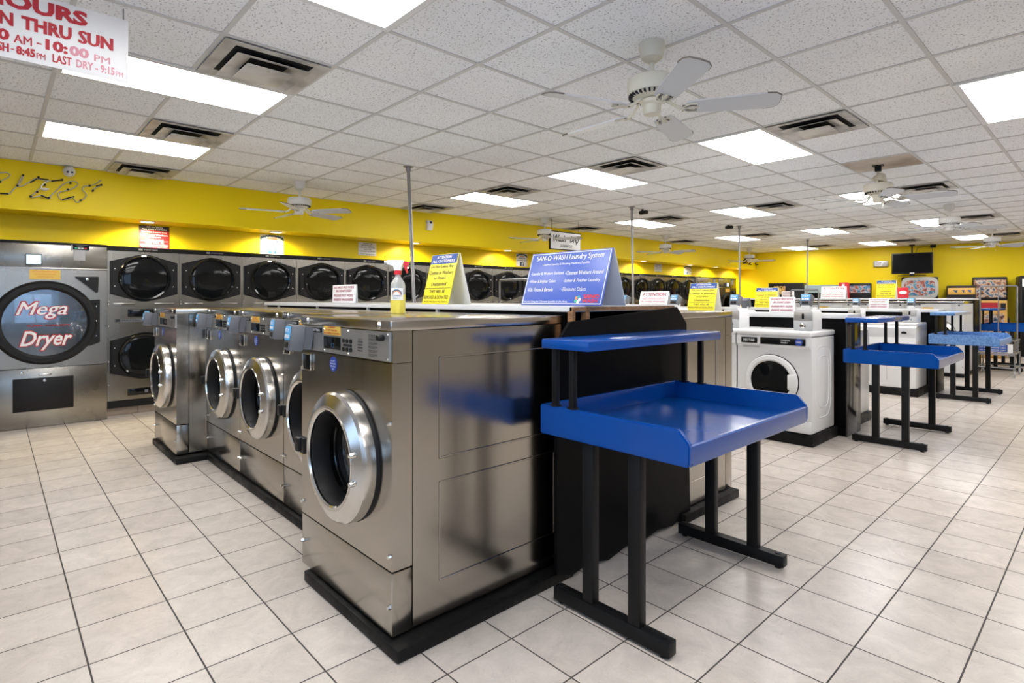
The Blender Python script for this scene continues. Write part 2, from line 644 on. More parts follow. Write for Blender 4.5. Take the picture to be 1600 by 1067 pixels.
# right wall with tall shop windows towards the street
mb = MB()
wins = [(-2.7, -0.9), (-0.5, 1.3)]
ys = [YN - .15]
for a, b in wins:
    ys += [a, b]
ys.append(20)
for i in range(0, len(ys), 2):
    mb.box(XR, XR + .15, ys[i], ys[i + 1], 0, CEIL)
for a, b in wins:
    mb.box(XR, XR + .15, a, b, 0, 0.7)
    mb.box(XR, XR + .15, a, b, 2.5, CEIL)
struct(mb.build('wall_right', plainwall))
for i, (a, b) in enumerate(wins):
    r = bpy.data.objects.new('window_%d' % (i + 1), None)
    C.objects.link(r)
    r.location = (XR, a, 0.7)
    struct(r)
    fr = MB()
    L_ = b - a
    for y0, y1, z0, z1 in ((0, .06, 0, 1.8), (L_ - .06, L_, 0, 1.8), (.06, L_ - .06, 0, .06), (.06, L_ - .06, 1.74, 1.8), (L_ / 2 - .03, L_ / 2 + .03, .06, 1.74)):
        fr.box(.03, .1, y0, y1, z0, z1)
    fr.build('window_frame', alum, r)
    MB().box(.06, .066, .06, L_ - .06, .06, 1.74).build('window_pane', windowglass, r)
# soffit above the dryers
struct(MB().box(XL, SOF, YN, 17.2, SOFZ, CEIL).build('trim_1', yellow))
# tiled curb below the stacked dryers
mb = MB()
for k in range(48):
    y0 = 0.945 + k * .3095
    mb.box(-8.05, -7.83, y0 + .002, y0 + .3075, 0, .088, .003)
struct(mb.build('trim_2', tile_beige))

# ------------------------------------------------------------------ ceiling lights
lx = [GX - 6 * GP, GX - 3 * GP, GX, GX + 3 * GP, GX + 6 * GP]
ly = [GY - 9 * GP + 0 * GP, GY - 2 * GP, GY + 5 * GP, GY + 11 * GP, GY + 17 * GP, GY + 23 * GP]
lit_cells = set()
proto = None
for ri, y0 in enumerate(ly):
    for ci, x0 in enumerate(lx):
        lit_cells.add((round((x0 - GX) / GP), round((y0 - GY) / GP)))
        rowname = ['behind the camera', 'in the row nearest the camera', 'in the second row from the camera', 'in the third row from the camera', 'in the fourth row from the camera', 'in the row nearest the far wall'][ri]
        lab = 'lit ceiling panel %s, %s from yellow soffit' % (rowname, ORD[ci])
        if proto is None:
            proto = thing('ceiling_light', lab, 'ceiling light', (x0, y0, CEIL), 0, 'long ceiling light panels')
            fr = MB()
            W_, L_ = GP, 2 * GP
            for a in ((0, .034, 0, L_), (W_ - .034, W_, 0, L_), (.034, W_ - .034, 0, .034), (.034, W_ - .034, L_ - .034, L_)):
                fr.box(a[0], a[1], a[2], a[3], -.012, 0)
            fr.build('frame', whitem, proto)
            MB().box(.034, W_ - .034, .034, L_ - .034, -.009, -.001).build('diffuser', panel_lit, proto)
        else:
            dup(proto, (x0, y0, CEIL), 0, lab)
# T-bar grid
mb = MB()
nx0, nx1, ny0, ny1 = -9, 10, -8, 30
for i in range(nx0, nx1):
    x = GX + i * GP
    if XL < x < XR:
        mb.box(x - .012, x + .012, YN, 19.2, CEIL - .006, CEIL)
for j in range(ny0, ny1):
    y = GY + j * GP
    for i in range(nx0, nx1):
        x = GX + i * GP
        if (i, j - 1) in lit_cells:
            continue
        if x + .012 > SOF - .7 and x < XR:
            mb.box(max(x + .012, SOF), min(x + GP - .012, XR), y - .012, y + .012, CEIL - .0055, CEIL)
struct(mb.build('trim_3', mat('ceiling_grid', (0.58, 0.58, 0.58), 0.5)))


# ------------------------------------------------------------------ air vents
def vent_proto(x, y, label):
    t = thing('ceiling_vent', label, 'air vent', (x, y, CEIL), 0, 'square ceiling air vents')
    h = GP / 2 - .014
    MB().box(-h + .07, h - .07, -h + .07, h - .07, -.005, -.001).build('throat', ventdark, t)

    def ring(a0, z0, a1, z1, name):
        m_ = MB()
        v = []
        for a, z in ((a0, z0), (a1, z1)):
            for sx, sy in ((-1, -1), (1, -1), (1, 1), (-1, 1)):
                v.append((sx * a, sy * a, z))
        for a, z in ((a0, z0 + .004), (a1, z1 + .004)):
            for sx, sy in ((-1, -1), (1, -1), (1, 1), (-1, 1)):
                v.append((sx * a, sy * a, z))
        fs = []
        for k in range(4):
            l = (k + 1) % 4
            fs += [(k, l, 4 + l, 4 + k), (8 + k, 12 + k, 12 + l, 8 + l), (k, 8 + k, 8 + l, l), (4 + k, 4 + l, 12 + l, 12 + k)]
        m_._add(v, fs)
        return m_.build(name, ventm, t)
    ring(h, -.016, h - .075, -.006, 'flange')
    ring(.21, -.04, .11, -.008, 'louvre')
    MB().box(-.135, .135, -.135, .135, -.056, -.051, .002).build('centre_plate', ventm, t)
    return t


vproto = None
for ri, y0 in enumerate(ly[1:]):
    vy = [GY - GP / 2, GY + 5.5 * GP, GY + 11.5 * GP, GY + 17.5 * GP, GY + 23.5 * GP][ri]
    for ci, x0 in enumerate([GX - 7.5 * GP] + [a + 1.5 * GP for a in lx[:4]]):
        lab = 'square %s air vent %s, %s from yellow soffit' % ('dusty stepped' if ri < 2 else 'dark-slotted', ['in the nearest row', 'in the second row', 'in the third row', 'in the fourth row', 'in the farthest row'][ri], ORD[ci])
        if ci == 4 or (ri == 4 and ci == 0):
            continue
        if vproto is None:
            vproto = vent_proto(x0, vy, lab)
        else:
            dup(vproto, (x0, vy, CEIL), 0, lab)


# ------------------------------------------------------------------ ceiling fans
def fan_proto(loc, label, m, rot, bare=False):
    t = thing('ceiling_fan', label, 'ceiling fan', loc, rot, 'five-bladed ceiling fans')
    if not bare:
        MB().lathe([(.0, 0), (.07, 0), (.072, -.03), (.058, -.085), (.03, -.105), (.014, -.108)], seg=28).build('canopy', m, t)
        MB().lathe([(.013, -.10), (.013, -.20)], seg=14).build('downrod', m, t)
    else:
        b_ = MB().box(-.05, .05, -.035, .035, -.012, 0).box(-.03, .03, -.03, .03, -.07, -.012, .01)
        b_.build('ceiling_bracket', blackm, t)
        q = MB(Matrix.Translation((.02, 0, -.14)) @ Matrix.Rotation(0.35, 4, 'Y')).lathe([(.014, .05), (.03, .05), (.07, -.015), (.072, -.03), (.014, -.03)], seg=24)
        q.build('canopy', m, t)
        MB().lathe([(.013, -.06), (.013, -.20)], seg=14).build('downrod', m, t)
    MB().lathe([(.02, -.185), (.07, -.19), (.125, -.20), (.135, -.215), (.135, -.265), (.128, -.285), (.10, -.305), (.05, -.31)], seg=36).build('motor_housing', m, t)
    sl = MB()
    for k in range(30):
        a = 2 * PI * k / 30
        sl.box(.098, .128, -.004, .004, -.302, -.288, M=Matrix.Rotation(a, 4, 'Z'))
    sl.build('vent_slots', ventdark, t)
    MB().lathe([(.05, -.305), (.065, -.32), (.062, -.335), (.05, -.345), (.05, -.375), (.043, -.395), (.0, -.40)], seg=24).build('switch_housing', m, t)
    MB().tube([(.045, -.03, -.37), (.047, -.032, -.47)], .0015, 5).build('pull_chain', chrome, t)
    for k in range(5):
        a = 2 * PI * k / 5
        R = Matrix.Rotation(a, 4, 'Z')
        T = R @ Matrix.Translation((0, 0, -.366)) @ Matrix.Rotation(math.radians(-13), 4, 'X')
        poly = [(.19, -.05), (.24, -.058), (.58, -.072), (.625, -.066), (.65, -.045), (.655, 0), (.65, .045), (.625, .066), (.58, .072), (.24, .058), (.19, .05), (.175, .025), (.172, 0), (.175, -.025)]
        bl = MB(T).prism(poly, -.004, .004, 'Z').build('blade', bladewhite, t)
        MB(T).tube([(p[0], p[1], 0) for p in poly[2:9]], .0046, 6).build('blade_edge', bladeedge, bl)
        MB(T).box(.16, .235, -.028, -.018, -.0105, -.005).box(.16, .235, .018, .028, -.0105, -.005).build('bracket_slot', bladeedge, bl)
        br = MB(T)
        br.tube([(.085, 0, .045), (.13, 0, .004), (.17, 0, -.007)], .009, 8)
        for s in (-1, 1):
            br.tube([(.15, 0, -.008), (.17, s * .02, -.008), (.20, s * .038, -.008), (.235, s * .034, -.008), (.225, s * .012, -.008), (.195, s * .006, -.008)], .0055, 6)
        br.tube([(.15, 0, -.008), (.25, 0, -.008)], .0055, 6)
        br.build('blade_bracket', m, bl)
    return t


fa = math.radians(33.3)
fan1 = fan_proto((-1.76, 2.68, CEIL), 'large cream five-bladed ceiling fan nearest the camera above the blue table', creamfan, fa)
fan_proto((-1.74, 6.87, CEIL), 'cream ceiling fan with its canopy slipped down from a black bracket', creamfan, math.radians(10), True)
fan2 = fan_proto((-6.72, 2.72, CEIL), 'white ceiling fan nearest the yellow soffit, left of the conduit pole', whitefan, math.radians(37))
for x, y, r, lab in [(-1.74, 10.5, 20, 'white ceiling fan above the pale blue speckled table'), (-1.72, 14.45, 52, 'farthest white ceiling fan at the right, above the pinball machines'),
                     (-6.84, 7.1, 30, 'white ceiling fan in front of the small black framed laundry sign'), (-6.88, 11.0, 15, 'white ceiling fan behind the blue laundry system sign'),
                     (-6.94, 15.3, 25, 'white ceiling fan at the far end of the yellow soffit')]:
    dup(fan2, (x, y, CEIL), math.radians(r), lab)

# water-stained tile by the slipped fan and a smoke detector
stain = mat('stained_tile', (0.5, 0.45, 0.4), 0.9)
ramp_color(stain, 2.5, [(0.3, (0.36, 0.29, 0.22)), (0.7, (0.66, 0.60, 0.53))], 4)
struct(MB().box(GX + 1 * GP + .012, GX + 2 * GP - .012, GY + 8 * GP + .012, GY + 9 * GP - .012, CEIL - .004, CEIL).build('trim_12', stain))
t = thing('smoke_detector', 'small round white smoke detector on the ceiling near the far wall', 'smoke detector', (-2.55, 11.4, CEIL))
MB().lathe([(.075, 0), (.075, -.012), (.06, -.03), (.0, -.036)], seg=24).build('housing', whitem, t)
MB().lathe([(.03, -.034), (.028, -.042), (.0, -.044)], seg=16).build('sensor_cap', whitem, t)

# ------------------------------------------------------------------ soffit downlights
dproto = None
for k, y in enumerate([-.6, 1.34, 2.82, 5.03, 7.06, 9.3, 11.45, 13.6, 15.0, 16.4]):
    lab = 'round warm downlight in the yellow soffit, %s from the left' % ORD[max(k - 1, 0)] if k else 'round warm downlight in the yellow soffit outside the left edge of the photo'
    if dproto is None:
        dl = dproto = thing('recessed_light', lab, 'downlight', (-7.76, y, SOFZ), 0, 'soffit downlights')
        MB().lathe([(.062, -.001), (.085, -.001), (.085, -.008), (.075, -.012), (.062, -.004)], seg=28, closed=True).build('trim_ring', whitem, dproto)
        MB().lathe([(0, -.004), (.062, -.004), (.062, -.0075), (0, -.0085)], seg=24).build('lens', bulb_lit, dproto)
    else:
        dl = dup(dproto, (-7.76, y, SOFZ), 0, lab, skip=('downlight_lamp',))
    ld = bpy.data.lights.new('downlight_lamp', 'SPOT')
    ld.energy = SPOT_W
    ld.color = (1.0, 0.86, 0.58)
    ld.spot_size = math.radians(160)
    ld.spot_blend = 0.9
    ld.shadow_soft_size = 0.05
    lo = bpy.data.objects.new('downlight_lamp', ld)
    C.objects.link(lo)
    lo.parent = dl
    lo.location = (0, 0, -.025)
    lo.rotation_euler = (0, math.radians(10), 0)


# ------------------------------------------------------------------ stacked dryers along the yellow wall
def hull(pts):
    pts = sorted(set((round(a, 5), round(b, 5)) for a, b in pts))

    def half(ps):
        h = []
        for p in ps:
            while len(h) >= 2 and (h[-1][0] - h[-2][0]) * (p[1] - h[-2][1]) - (h[-1][1] - h[-2][1]) * (p[0] - h[-2][0]) <= 0:
                h.pop()
            h.append(p)
        return h
    a, b = half(pts), half(pts[::-1])
    return a[:-1] + b[:-1]


def ring_lathe(mb, prof, cx, cz, y=0, seg=48, m=None, closed=True):
    """ring round the Y axis; prof (radius, y)"""
    return mb.lathe([(r, h + y) for r, h in prof], 'Y', (cx, 0, cz), seg, m, closed)


DW = 0.716
DF = -7.75


def dryer_door(t, cz):
    pts = [(sx * .334, cz + sz * .185) for sx in (-1, 1) for sz in (-1, 1)] + [(.275 * math.cos(a), cz + .272 * math.sin(a)) for a in [2 * PI * k / 48 for k in range(48)]]
    hp = hull(pts)
    mb = MB().prism(hp, -.022, 0)
    inner = [(p[0] * .965, cz + (p[1] - cz) * .965) for p in hp]
    mb.prism(inner, -.032, -.022)
    d = mb.build('door', blackp, t)
    ring_lathe(MB(), [(.252, -.032), (.262, -.045), (.25, -.058), (.232, -.05), (.225, -.034)], 0, cz).build('door_ring', blackgl, d)
    MB().lathe([(0, -.047), (.12, -.045), (.2, -.040), (.23, -.034)], 'Y', (0, 0, cz), 40).build('door_glass', blackgl, d)
    mb = MB()
    for sx in (-.29, .29):
        for sz in (-.1, .1):
            mb.lathe([(0, -.036), (.006, -.035), (.008, -.032)], 'Y', (sx, 0, cz + sz), 10)
    mb.build('door_screws', chrome, d)
    return d


def stacked_dryer(label, y):
    t = thing('stacked_dryer', label, 'dryer', (DF, y, 0), PI / 2, 'stacked dryers along the yellow wall')
    h = DW / 2
    mb = MB().box(-h + .001, h - .001, .004, .24, .175, 1.88)
    mb.box(-h + .002, h - .002, 0, .004, 1.245, 1.878)
    mb.box(-h + .002, h - .002, 0, .004, 1.055, 1.238)
    mb.box(-h + .002, h - .002, 0, .004, .335, 1.048)
    mb.box(-h + .002, h - .002, 0, .004, .178, .328)
    for sx in (-.2, .2):
        mb.box(sx - .1, sx + .1, -.003, 0, 1.262, 1.285, .002)
    mb.build('cabinet', dsteel, t)
    MB().box(-h, h, .012, .24, .09, .175).build('toe_kick', blackp, t)
    cap = MB().box(-h, h, -.004, .24, 1.88, 1.935).build('top_cap', blackm, t)
    mb = MB().box(-.06, -.02, -.0055, -.0045, 1.897, 1.917)
    mb.text('MAYTAG', -.005, .13, 1.9, 1.914, -.0055, bold=.03)
    mb.build('badge_lettering', grey_print, cap)
    dryer_door(t, 1.575)
    dryer_door(t, .675)
    cp = MB().box(-.165, .2, -.006, 0, 1.125, 1.215, .002).build('display_window', blackgl, t)
    MB().box(.0, .045, -.0075, -.0055, 1.15, 1.19).build('keypad', screen_b, cp)
    pl = MB().box(-.29, -.02, -.003, 0, 1.066, 1.104).build('name_plate', greyplast, t)
    mb = MB().box(-.28, -.235, -.004, -.003, 1.072, 1.098)
    mb.text('MAYTAG', -.22, -.04, 1.077, 1.094, -.0045, bold=.03)
    mb.build('plate_lettering', blk_print, pl)
    MB().box(.02, .16, -.003, 0, 1.062, 1.12).build('sticker', yel_st, t)
    lo = MB().box(-.165, .2, -.006, 0, .218, .298, .002).build('lower_window', blackgl, t)
    MB().box(.0, .035, -.0075, -.0055, .24, .275).build('lower_keypad', greyplast, lo)
    mb = MB()
    for z in (.36, .62, 1.02, 1.27, 1.3):
        mb.lathe([(0, -.008), (.006, -.007), (.009, 0)], 'Y', (-h + .014, 0, z), 10)
    mb.build('screws', chrome, t)
    return t


N_DRY = 18
dry0 = stacked_dryer('stacked pair of dryers beside the wide single dryer, its lower door in view', 0.95 + DW / 2)
for k in range(1, N_DRY):
    lab = 'stacked steel dryer with black hexagonal doors, %s in line from the wide single dryer' % ORD[k]
    dup(dry0, (DF, 0.95 + DW * (k + .5), 0), PI / 2, lab)


# wide single dryers: one by the camera, two at the far end
def wide_dryer(label, y, full=True):
    t = thing('wide_dryer', label, 'dryer', (-7.62, y, 0), PI / 2)
    h = .525
    mb = MB()
    mb.box(-h, h, .085, .4, 0, 1.905)
    mb.box(-h + .002, h - .002, 0, .085, 0.004, .612, .004)
    mb.plate_hole(-h + .002, h - .002, .618, 1.648, 0, 1.085, .35, 0, .085)
    mb.box(-h + .002, h - .002, .004, .085, 1.656, 1.905, .004)
    mb.build('cabinet', dsteel, t)
    MB().box(-h, h, -.004, .4, 1.905, 1.93).build('top_cap', blackm, t)
    MB().box(-h, h, -.012, .01, 1.645, 1.66, .003).build('seam_strip', chrome_b, t)
    # door
    pts = [(.435 * math.cos(2 * PI * k / 64), 1.085 + .435 * math.sin(2 * PI * k / 64)) for k in range(64)]
    mb = MB()
    ring_lathe(mb, [(.435, 0), (.435, -.03), (.41, -.05), (.37, -.05), (.345, -.03), (.345, 0)], 0, 1.085, seg=64)
    mb.prism([(.36, 1.32), (.455, 1.325), (.455, .86), (.36, .82), (.33, .845), (.42, .97), (.435, 1.085), (.42, 1.2), (.33, 1.31)], -.035, 0)
    d = mb.build('door', blackp, t)
    MB().lathe([(0, -.035), (.2, -.033), (.348, -.025)], 'Y', (0, 0, 1.085), 48).build('door_glass', megaglass, d)
    mb = MB()
    for z in (.93, 1.09, 1.25):
        mb.lathe([(0, -.042), (.006, -.041), (.009, -.035)], 'Y', (.425, 0, z), 10)
    mb.build('door_screws', chrome, d)
    MB().lathe([(0, .3), (.33, .3), (.345, .25), (.345, 0)], 'Y', (0, 0, 1.085), 40).build('drum', drum_m, t)
    mb = MB()
    for (s, x0, x1, z0, z1) in (('Mega', -.235, .175, 1.125, 1.30), ('Dryer', -.205, .215, .80, 1.0)):
        mb.text(s, x0 - .01, x1 + .01, z0 - .01, z1 + .01, -.0385, red_m, bold=.06, shear=.35)
        mb.text(s, x0, x1, z0, z1, -.0405, wht_print, bold=.018, shear=.35)
    mb.text('SUPER CAPACITY', -.15, .2, 1.045, 1.065, -.039, red_m, bold=.01)
    if full:
        mb.build('lettering', None, d)
    # top fascia
    p = MB().box(.21, .36, -.004, 0, 1.855, 1.915).box(.23, .33, -.004, 0, 1.745, 1.855, .002).build('coin_plate', lightgrey, t)
    mb = MB().box(.225, .365, -.006, -.004, 1.86, 1.915, .002)
    mb.build('display', blackgl, p)
    mb = MB()
    for k in range(4):
        mb.box(.24 + k * .027, .262 + k * .027, -.0075, -.006, 1.872, 1.884, m=[green_pl, whitem, whitem, red_pl][k])
    mb.build('display_digits', None, p)
    r = MB().box(-.165, -.03, -.05, .004, 1.675, 1.795, .008).build('card_reader', greyplast, t)
    MB().box(-.155, -.04, -.053, -.049, 1.69, 1.785, .002).build('reader_screen', screen_w, r)
    MB().box(-.13, .12, -.004, 0, 1.535, 1.635).build('sticker', yel_st, t)
    mb = MB()
    for k in range(3):
        mb.text('ATTENTION NO DYEING'[:19 - k * 3], -.11 + k * .02, .10 - k * .02, 1.61 - k * .028, 1.625 - k * .028, -.005, bold=.02)
    mb.build('sticker_lettering', orange_print, t)
    tr = MB().prism([(.235, 1.57), (.445, 1.575), (.44, 1.41), (.425, 1.40)], -.03, 0).build('lock_cover', blackp, t)
    MB().lathe([(0, -.04), (.014, -.039), (.018, -.03)], 'Y', (.345, 0, 1.545), 14).build('lock', chrome, tr)
    lp = MB().box(-.26, .23, -.018, 0, .175, .515, .006).build('lint_door', blackp, t)
    mb = MB().lathe([(0, -.03), (.014, -.029), (.016, -.018)], 'Y', (-.01, 0, .487), 14)
    mb.build('lock', chrome, lp)
    MB().box(-.06, .05, -.012, 0, .535, .555, .004).build('latch', chrome, t)
    MB().lathe([(0, -.006), (.012, -.005), (.016, 0)], 'Y', (-.19, 0, .575), 12).build('screw', chrome, t)
    return t


wd = wide_dryer('wide single steel dryer with big round window lettered in white script', .41)
# the laundry tumbling behind its window
mb = MB()
t_ = bmesh.new()
bmesh.ops.create_icosphere(t_, subdivisions=4, radius=1)
for v in t_.verts:
    n = math.sin(v.co.x * 5 + v.co.z * 3) * .07 + math.sin(v.co.z * 7 - v.co.x * 4) * .06
    v.co = Vector((v.co.x * .31 * (1 + n), v.co.y * .10 * (1 + 2 * n), v.co.z * .31 * (1 + n)))
mb.from_bm(t_)
o = mb.build('laundry', laundry_m)
o.location = (-7.76, .41, 1.085)
o.rotation_euler = (0, 0, PI / 2)
tag(o, 'blue grey laundry piled behind the round window of the wide single dryer', 'laundry')
for k in range(2):
    dup(wd, (-7.62, -.66 - 1.07 * k, 0), PI / 2, '%s wide dryer left of the lettered one, outside the picture' % ORD[k], skip=('lettering',))
for k, lab in ((0, 'wide dark-doored dryer after the last stacked dryer'), (1, 'farthest wide dryer, at the end of the yellow wall')):
    r = dup(wd, (-7.62, 0.95 + DW * N_DRY + .53 + k * 1.06, 0), PI / 2, lab, skip=('lettering',))


# ------------------------------------------------------------------ big steel washers
def plinth(n, x0, x1, y0, y1, h):
    return struct(MB().box(x0, x1, y0, y1, 0, h, .008).build('trim_%d' % n, kick))


def card_reader(t, x, y, z, yaw=0.0, tilt=-.2, s=1.0, body=None):
    M = Matrix.Translation((x, y, z)) @ Matrix.Rotation(yaw, 4, 'Z') @ Matrix.Rotation(tilt, 4, 'X') @ Matrix.Scale(s, 4)
    mb = MB(M).box(-.05, .05, -.03, .035, -.06, .06, .01)
    mb.prism([(-.045, .055), (.045, .055), (.03, -.05), (-.03, -.05)], .035, .075)
    r = mb.build('card_reader', body or greyplast, t)
    MB(M).box(-.042, .042, -.033, -.029, -.012, .05, .002).build('reader_screen', screen_b, r)
    mb = MB(M)
    for k in range(3):
        mb.box(-.033 + k * .024, -.016 + k * .024, -.034, -.0325, -.004, .012)
    mb.text('PAY', -.03, .03, .022, .04, -.034)
    mb.build('screen_lettering', wht_print, r)
    MB(M).box(-.03, .03, -.033, -.029, -.048, -.022, .004).build('reader_slot', blackp, r)
    return r


def steel_washer(label, loc, rot=0, depth=.95, skin=None, plate=None, panel_h=.12, group='steel front loading washers'):
    skin = skin or steel
    t = thing('steel_washer', label, 'washing machine', loc, rot, group)
    h = .4165
    zp = 1.21 - panel_h
    dcx, dcz, dr = .055, .675, .27
    # front shell wraps round the corner
    mb = MB()
    mb.plate_hole(-h, h, .305, zp - .004, dcx, dcz, .235, 0, .035)
    for s in (-1, 1):
        mb.box(s * h - (.004 if s > 0 else 0), s * h + (.004 if s < 0 else 0), .035, .088, .305, zp - .004)
    mb.box(-h, h, .004, .088, zp - .002, 1.21)
    mb.build('front_panel', skin, t)
    MB().box(-h, h, 0, .088, .06, .299, .004).build('lower_panel', skin, t)
    mb = MB()
    k_ = h - .001
    mb.box(-k_, -k_ + .01, .092, depth, .065, 1.208)
    mb.box(k_ - .01, k_, .092, depth, .065, 1.208)
    mb.box(-k_, k_, depth - .01, depth, .065, 1.208)
    mb.box(-k_ + .01, k_ - .01, .092, depth - .01, .065, .08)
    for s in (-1, 1):     # pressed stiffening frames on both sides
        for z0, z1 in ((.2, .60), (.69, 1.10)):
            y0, y1 = .215, depth - .06
            x = s * k_
            e = .0035
            for a in ((y0, y1, z0, z0 + .008), (y0, y1, z1 - .008, z1), (y0, y0 + .008, z0, z1), (y1 - .008, y1, z0, z1)):
                mb.box(min(x, x + s * e), max(x, x + s * e), a[0], a[1], a[2], a[3], .0025, seg=1)
    mb.build('side_panels', skin, t)
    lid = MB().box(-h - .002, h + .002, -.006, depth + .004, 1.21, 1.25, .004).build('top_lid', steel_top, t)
    mb = MB()
    for x in (-.33, .33):
        mb.lathe([(0, -.016), (.009, -.015), (.012, -.008), (.017, -.006)], 'Y', (x, 0, 1.23), 12)
    mb.build('lid_bolts', chrome, lid)
    # control panel
    cp = MB().box(-.405, .40, -.003, .004, zp + .003, 1.205).build('control_panel', plate or alum, t)
    mb = MB()
    for x in (-.395, -.16, .07, .39):
        for z in (zp + .012, 1.196):
            mb.lathe([(0, -.008), (.004, -.0075), (.006, -.003)], 'Y', (x, 0, z), 8)
    mb.build('panel_screws', chrome, cp)
    z0 = zp + .02
    d = MB().box(-.165, .0, -.006, -.002, z0, z0 + .055, .002).build('display', blackgl, cp)
    MB().text('12', -.085, -.05, z0 + .008, z0 + .028, -.0068).build('display_digits', navy_print, d)
    MB().box(-.305, -.185, -.005, -.002, 1.178, 1.2).build('brand_plate', blackp, cp)
    MB().text('MAYTAG', -.285, -.205, 1.183, 1.194, -.006, bold=.03).build('brand_lettering', wht_print, cp)
    st = MB().box(-.165, .0, -.0045, -.002, z0 + .062, z0 + .107).build('sticker', yel_st, cp)
    mb = MB()
    for k, s_ in enumerate(('ATTENTION', 'DO NOT OVERLOAD', 'NO DYEING ALLOWED')):
        mb.text(s_, -.12 - .02 * k, -.05 + .02 * k, z0 + .092 - k * .013, z0 + .1 - k * .013, -.0055)
    mb.build('sticker_lettering', red_m, st)
    for r_ in range(2):
        for k in range(3):
            MB().lathe([(0, -.009), (.009, -.008), (.0095, -.003)], 'Y', (.03 + k * .033, 0, z0 + .008 + r_ * .036), 12).build('button', blackp, cp)
    mb = MB().box(.025, .102, -.0045, -.0025, z0 + .02, z0 + .031)
    for k, s_ in enumerate(('CYCLE', 'WHITES', 'COLORS', 'BRIGHTS', 'PERM PRESS', 'DELICATES')):
        zz = 1.19 - k * (panel_h - .035) / 5.6
        mb.text(s_, .245, .315, zz - .0055, zz, -.0045, bold=.02)
        mb.box(.245, .30, -.0045, -.0035, zz - .009, zz - .0078)
    for k in range(4):
        mb.box(.155, .195, -.0045, -.0035, z0 + .045 - k * .012, z0 + .048 - k * .012)
    mb.text('SELECT', .158, .195, z0 + .052, z0 + .058, -.0045)
    mb.build('panel_lettering', blk_print, cp)
    kn = MB().lathe([(0, -.03), (.01, -.029), (.013, -.02), (.013, -.003)], 'Y', (.355, 0, 1.182), 14).build('lock_knob', blackp, cp)
    # payment terminal on the left of the panel
    card_reader(t, -.325, -.075, z0 + .042, yaw=-.12, tilt=-.12, s=1.0)
    # soap tray recess
    mb = MB()
    a0, a1, b0, b1 = -.39, -.295, zp - .095, zp - .015
    for q in ((a0, a1, b1 - .006, b1), (a0, a1, b0, b0 + .006), (a0, a0 + .006, b0, b1), (a1 - .006, a1, b0, b1)):
        mb.box(q[0], q[1], -.012, .0, q[2], q[3], .002)
    s_ = mb.build('soap_tray', skin, t)
    MB().box(a0 + .006, a1 - .006, -.003, .0, b0 + .006, b1 - .006).build('soap_tray_recess', blackgl, s_)
    b_ = MB().lathe([(0, -.0025), (.033, -.0025), (.033, -.0005)], 'Y', (-.075, 0, zp - .045), 28).build('round_sticker', blue_dec, t)
    mb = MB()
    for k, tx in enumerate(('ALL NEW', 'SANITIZED', 'SERVICE', 'USE')):
        wv = (.02, .027, .024, .008)[k]
        mb.text(tx, -.075 - wv, -.075 + wv, zp - .034 - k * .012, zp - .027 - k * .012, -.0035)
    mb.build('round_sticker_lettering', wht_print, b_)
    # door
    mb = MB()
    ring_lathe(mb, [(.196, -.05), (.197, -.078), (.203, -.086), (.213, -.086), (.258, -.066), (.268, -.056), (.271, -.042), (.271, -.014), (.235, -.014)], dcx, dcz, seg=72)
    dd = mb.build('door_ring', chrome_b, t, ang=.3)
    ring_lathe(MB(), [(.19, -.05), (.192, -.08), (.198, -.087), (.206, -.088), (.206, -.083), (.199, -.078)], dcx, dcz, seg=72).build('door_bezel', chrome, dd)
    mb = MB()
    ring_lathe(mb, [(.268, -.014), (.274, 0), (.235, 0), (.235, -.014)], dcx, dcz, seg=48)
    mb.build('door_seal', rubber, dd)
    ring_lathe(MB(), [(.205, -.07), (.205, -.01), (.195, .02), (.168, .02), (.172, -.03), (.19, -.07)], dcx, dcz, seg=48).build('glass_gasket', rubber, dd)
    mb = MB()
    for r_, y_ in ((.186, -.045), (.176, -.012), (.167, .022)):
        ring_lathe(mb, [(r_ + .003, y_), (r_, y_ - .004), (r_ - .005, y_), (r_, y_ + .004)], dcx, dcz, seg=56)
    mb.build('gasket_clamp', chrome, dd)
    MB().lathe([(0, .10), (.10, .085), (.145, .05), (.17, .0)], 'Y', (dcx, 0, dcz), 40).build('door_glass', doorglass, dd)
    mb = MB().box(-.025, .0, -.075, -.02, -.02, .02, .004, M=Matrix.Translation((dcx - .262, 0, dcz)))
    hn = mb.build('latch_block', chrome, dd)
    MB(Matrix.Translation((dcx - .262, 0, dcz))).box(-.07, -.025, -.095, -.055, -.032, .032, .008).box(-.012, .012, -.085, -.06, -.035, .035, .004).build('door_handle', blackp, dd)
    for z in (.055, -.055):
        MB().lathe([(0, -.102), (.009, -.1), (.012, -.092), (.012, -.07)], 'Y', (dcx + .215, 0, dcz + z), 12).build('hinge_bolt', chrome, dd)
    # drum and its rubber bellows
    mb = MB()
    mb.lathe([(.232, .03), (.20, .035), (.198, .05), (.225, .055), (.225, .075), (.2, .08)], 'Y', (dcx, 0, dcz), 40)
    mb.build('bellows', rubber, t)
    mb = MB()
    prof = [(.205, .085)]
    for k in range(7):
        y_ = .09 + k * .045
        prof += [(.235, y_), (.235, y_ + .03), (.228, y_ + .034), (.228, y_ + .041)]
    prof += [(.235, .41), (.0, .415)]
    mb.lathe(prof, 'Y', (dcx, 0, dcz), 40)
    dr_ = mb.build('drum', drum_m, t)
    mb = MB()
    for x in (-h + .014, h - .014):
        for z in (.17, .36, 1.0) if x < 0 else (.17, .36, .86):
            mb.lathe([(0, -.012), (.007, -.011), (.01, 0)], 'Y', (x, 0, z), 10)
    mb.build('front_screws', chrome, t)
    return t


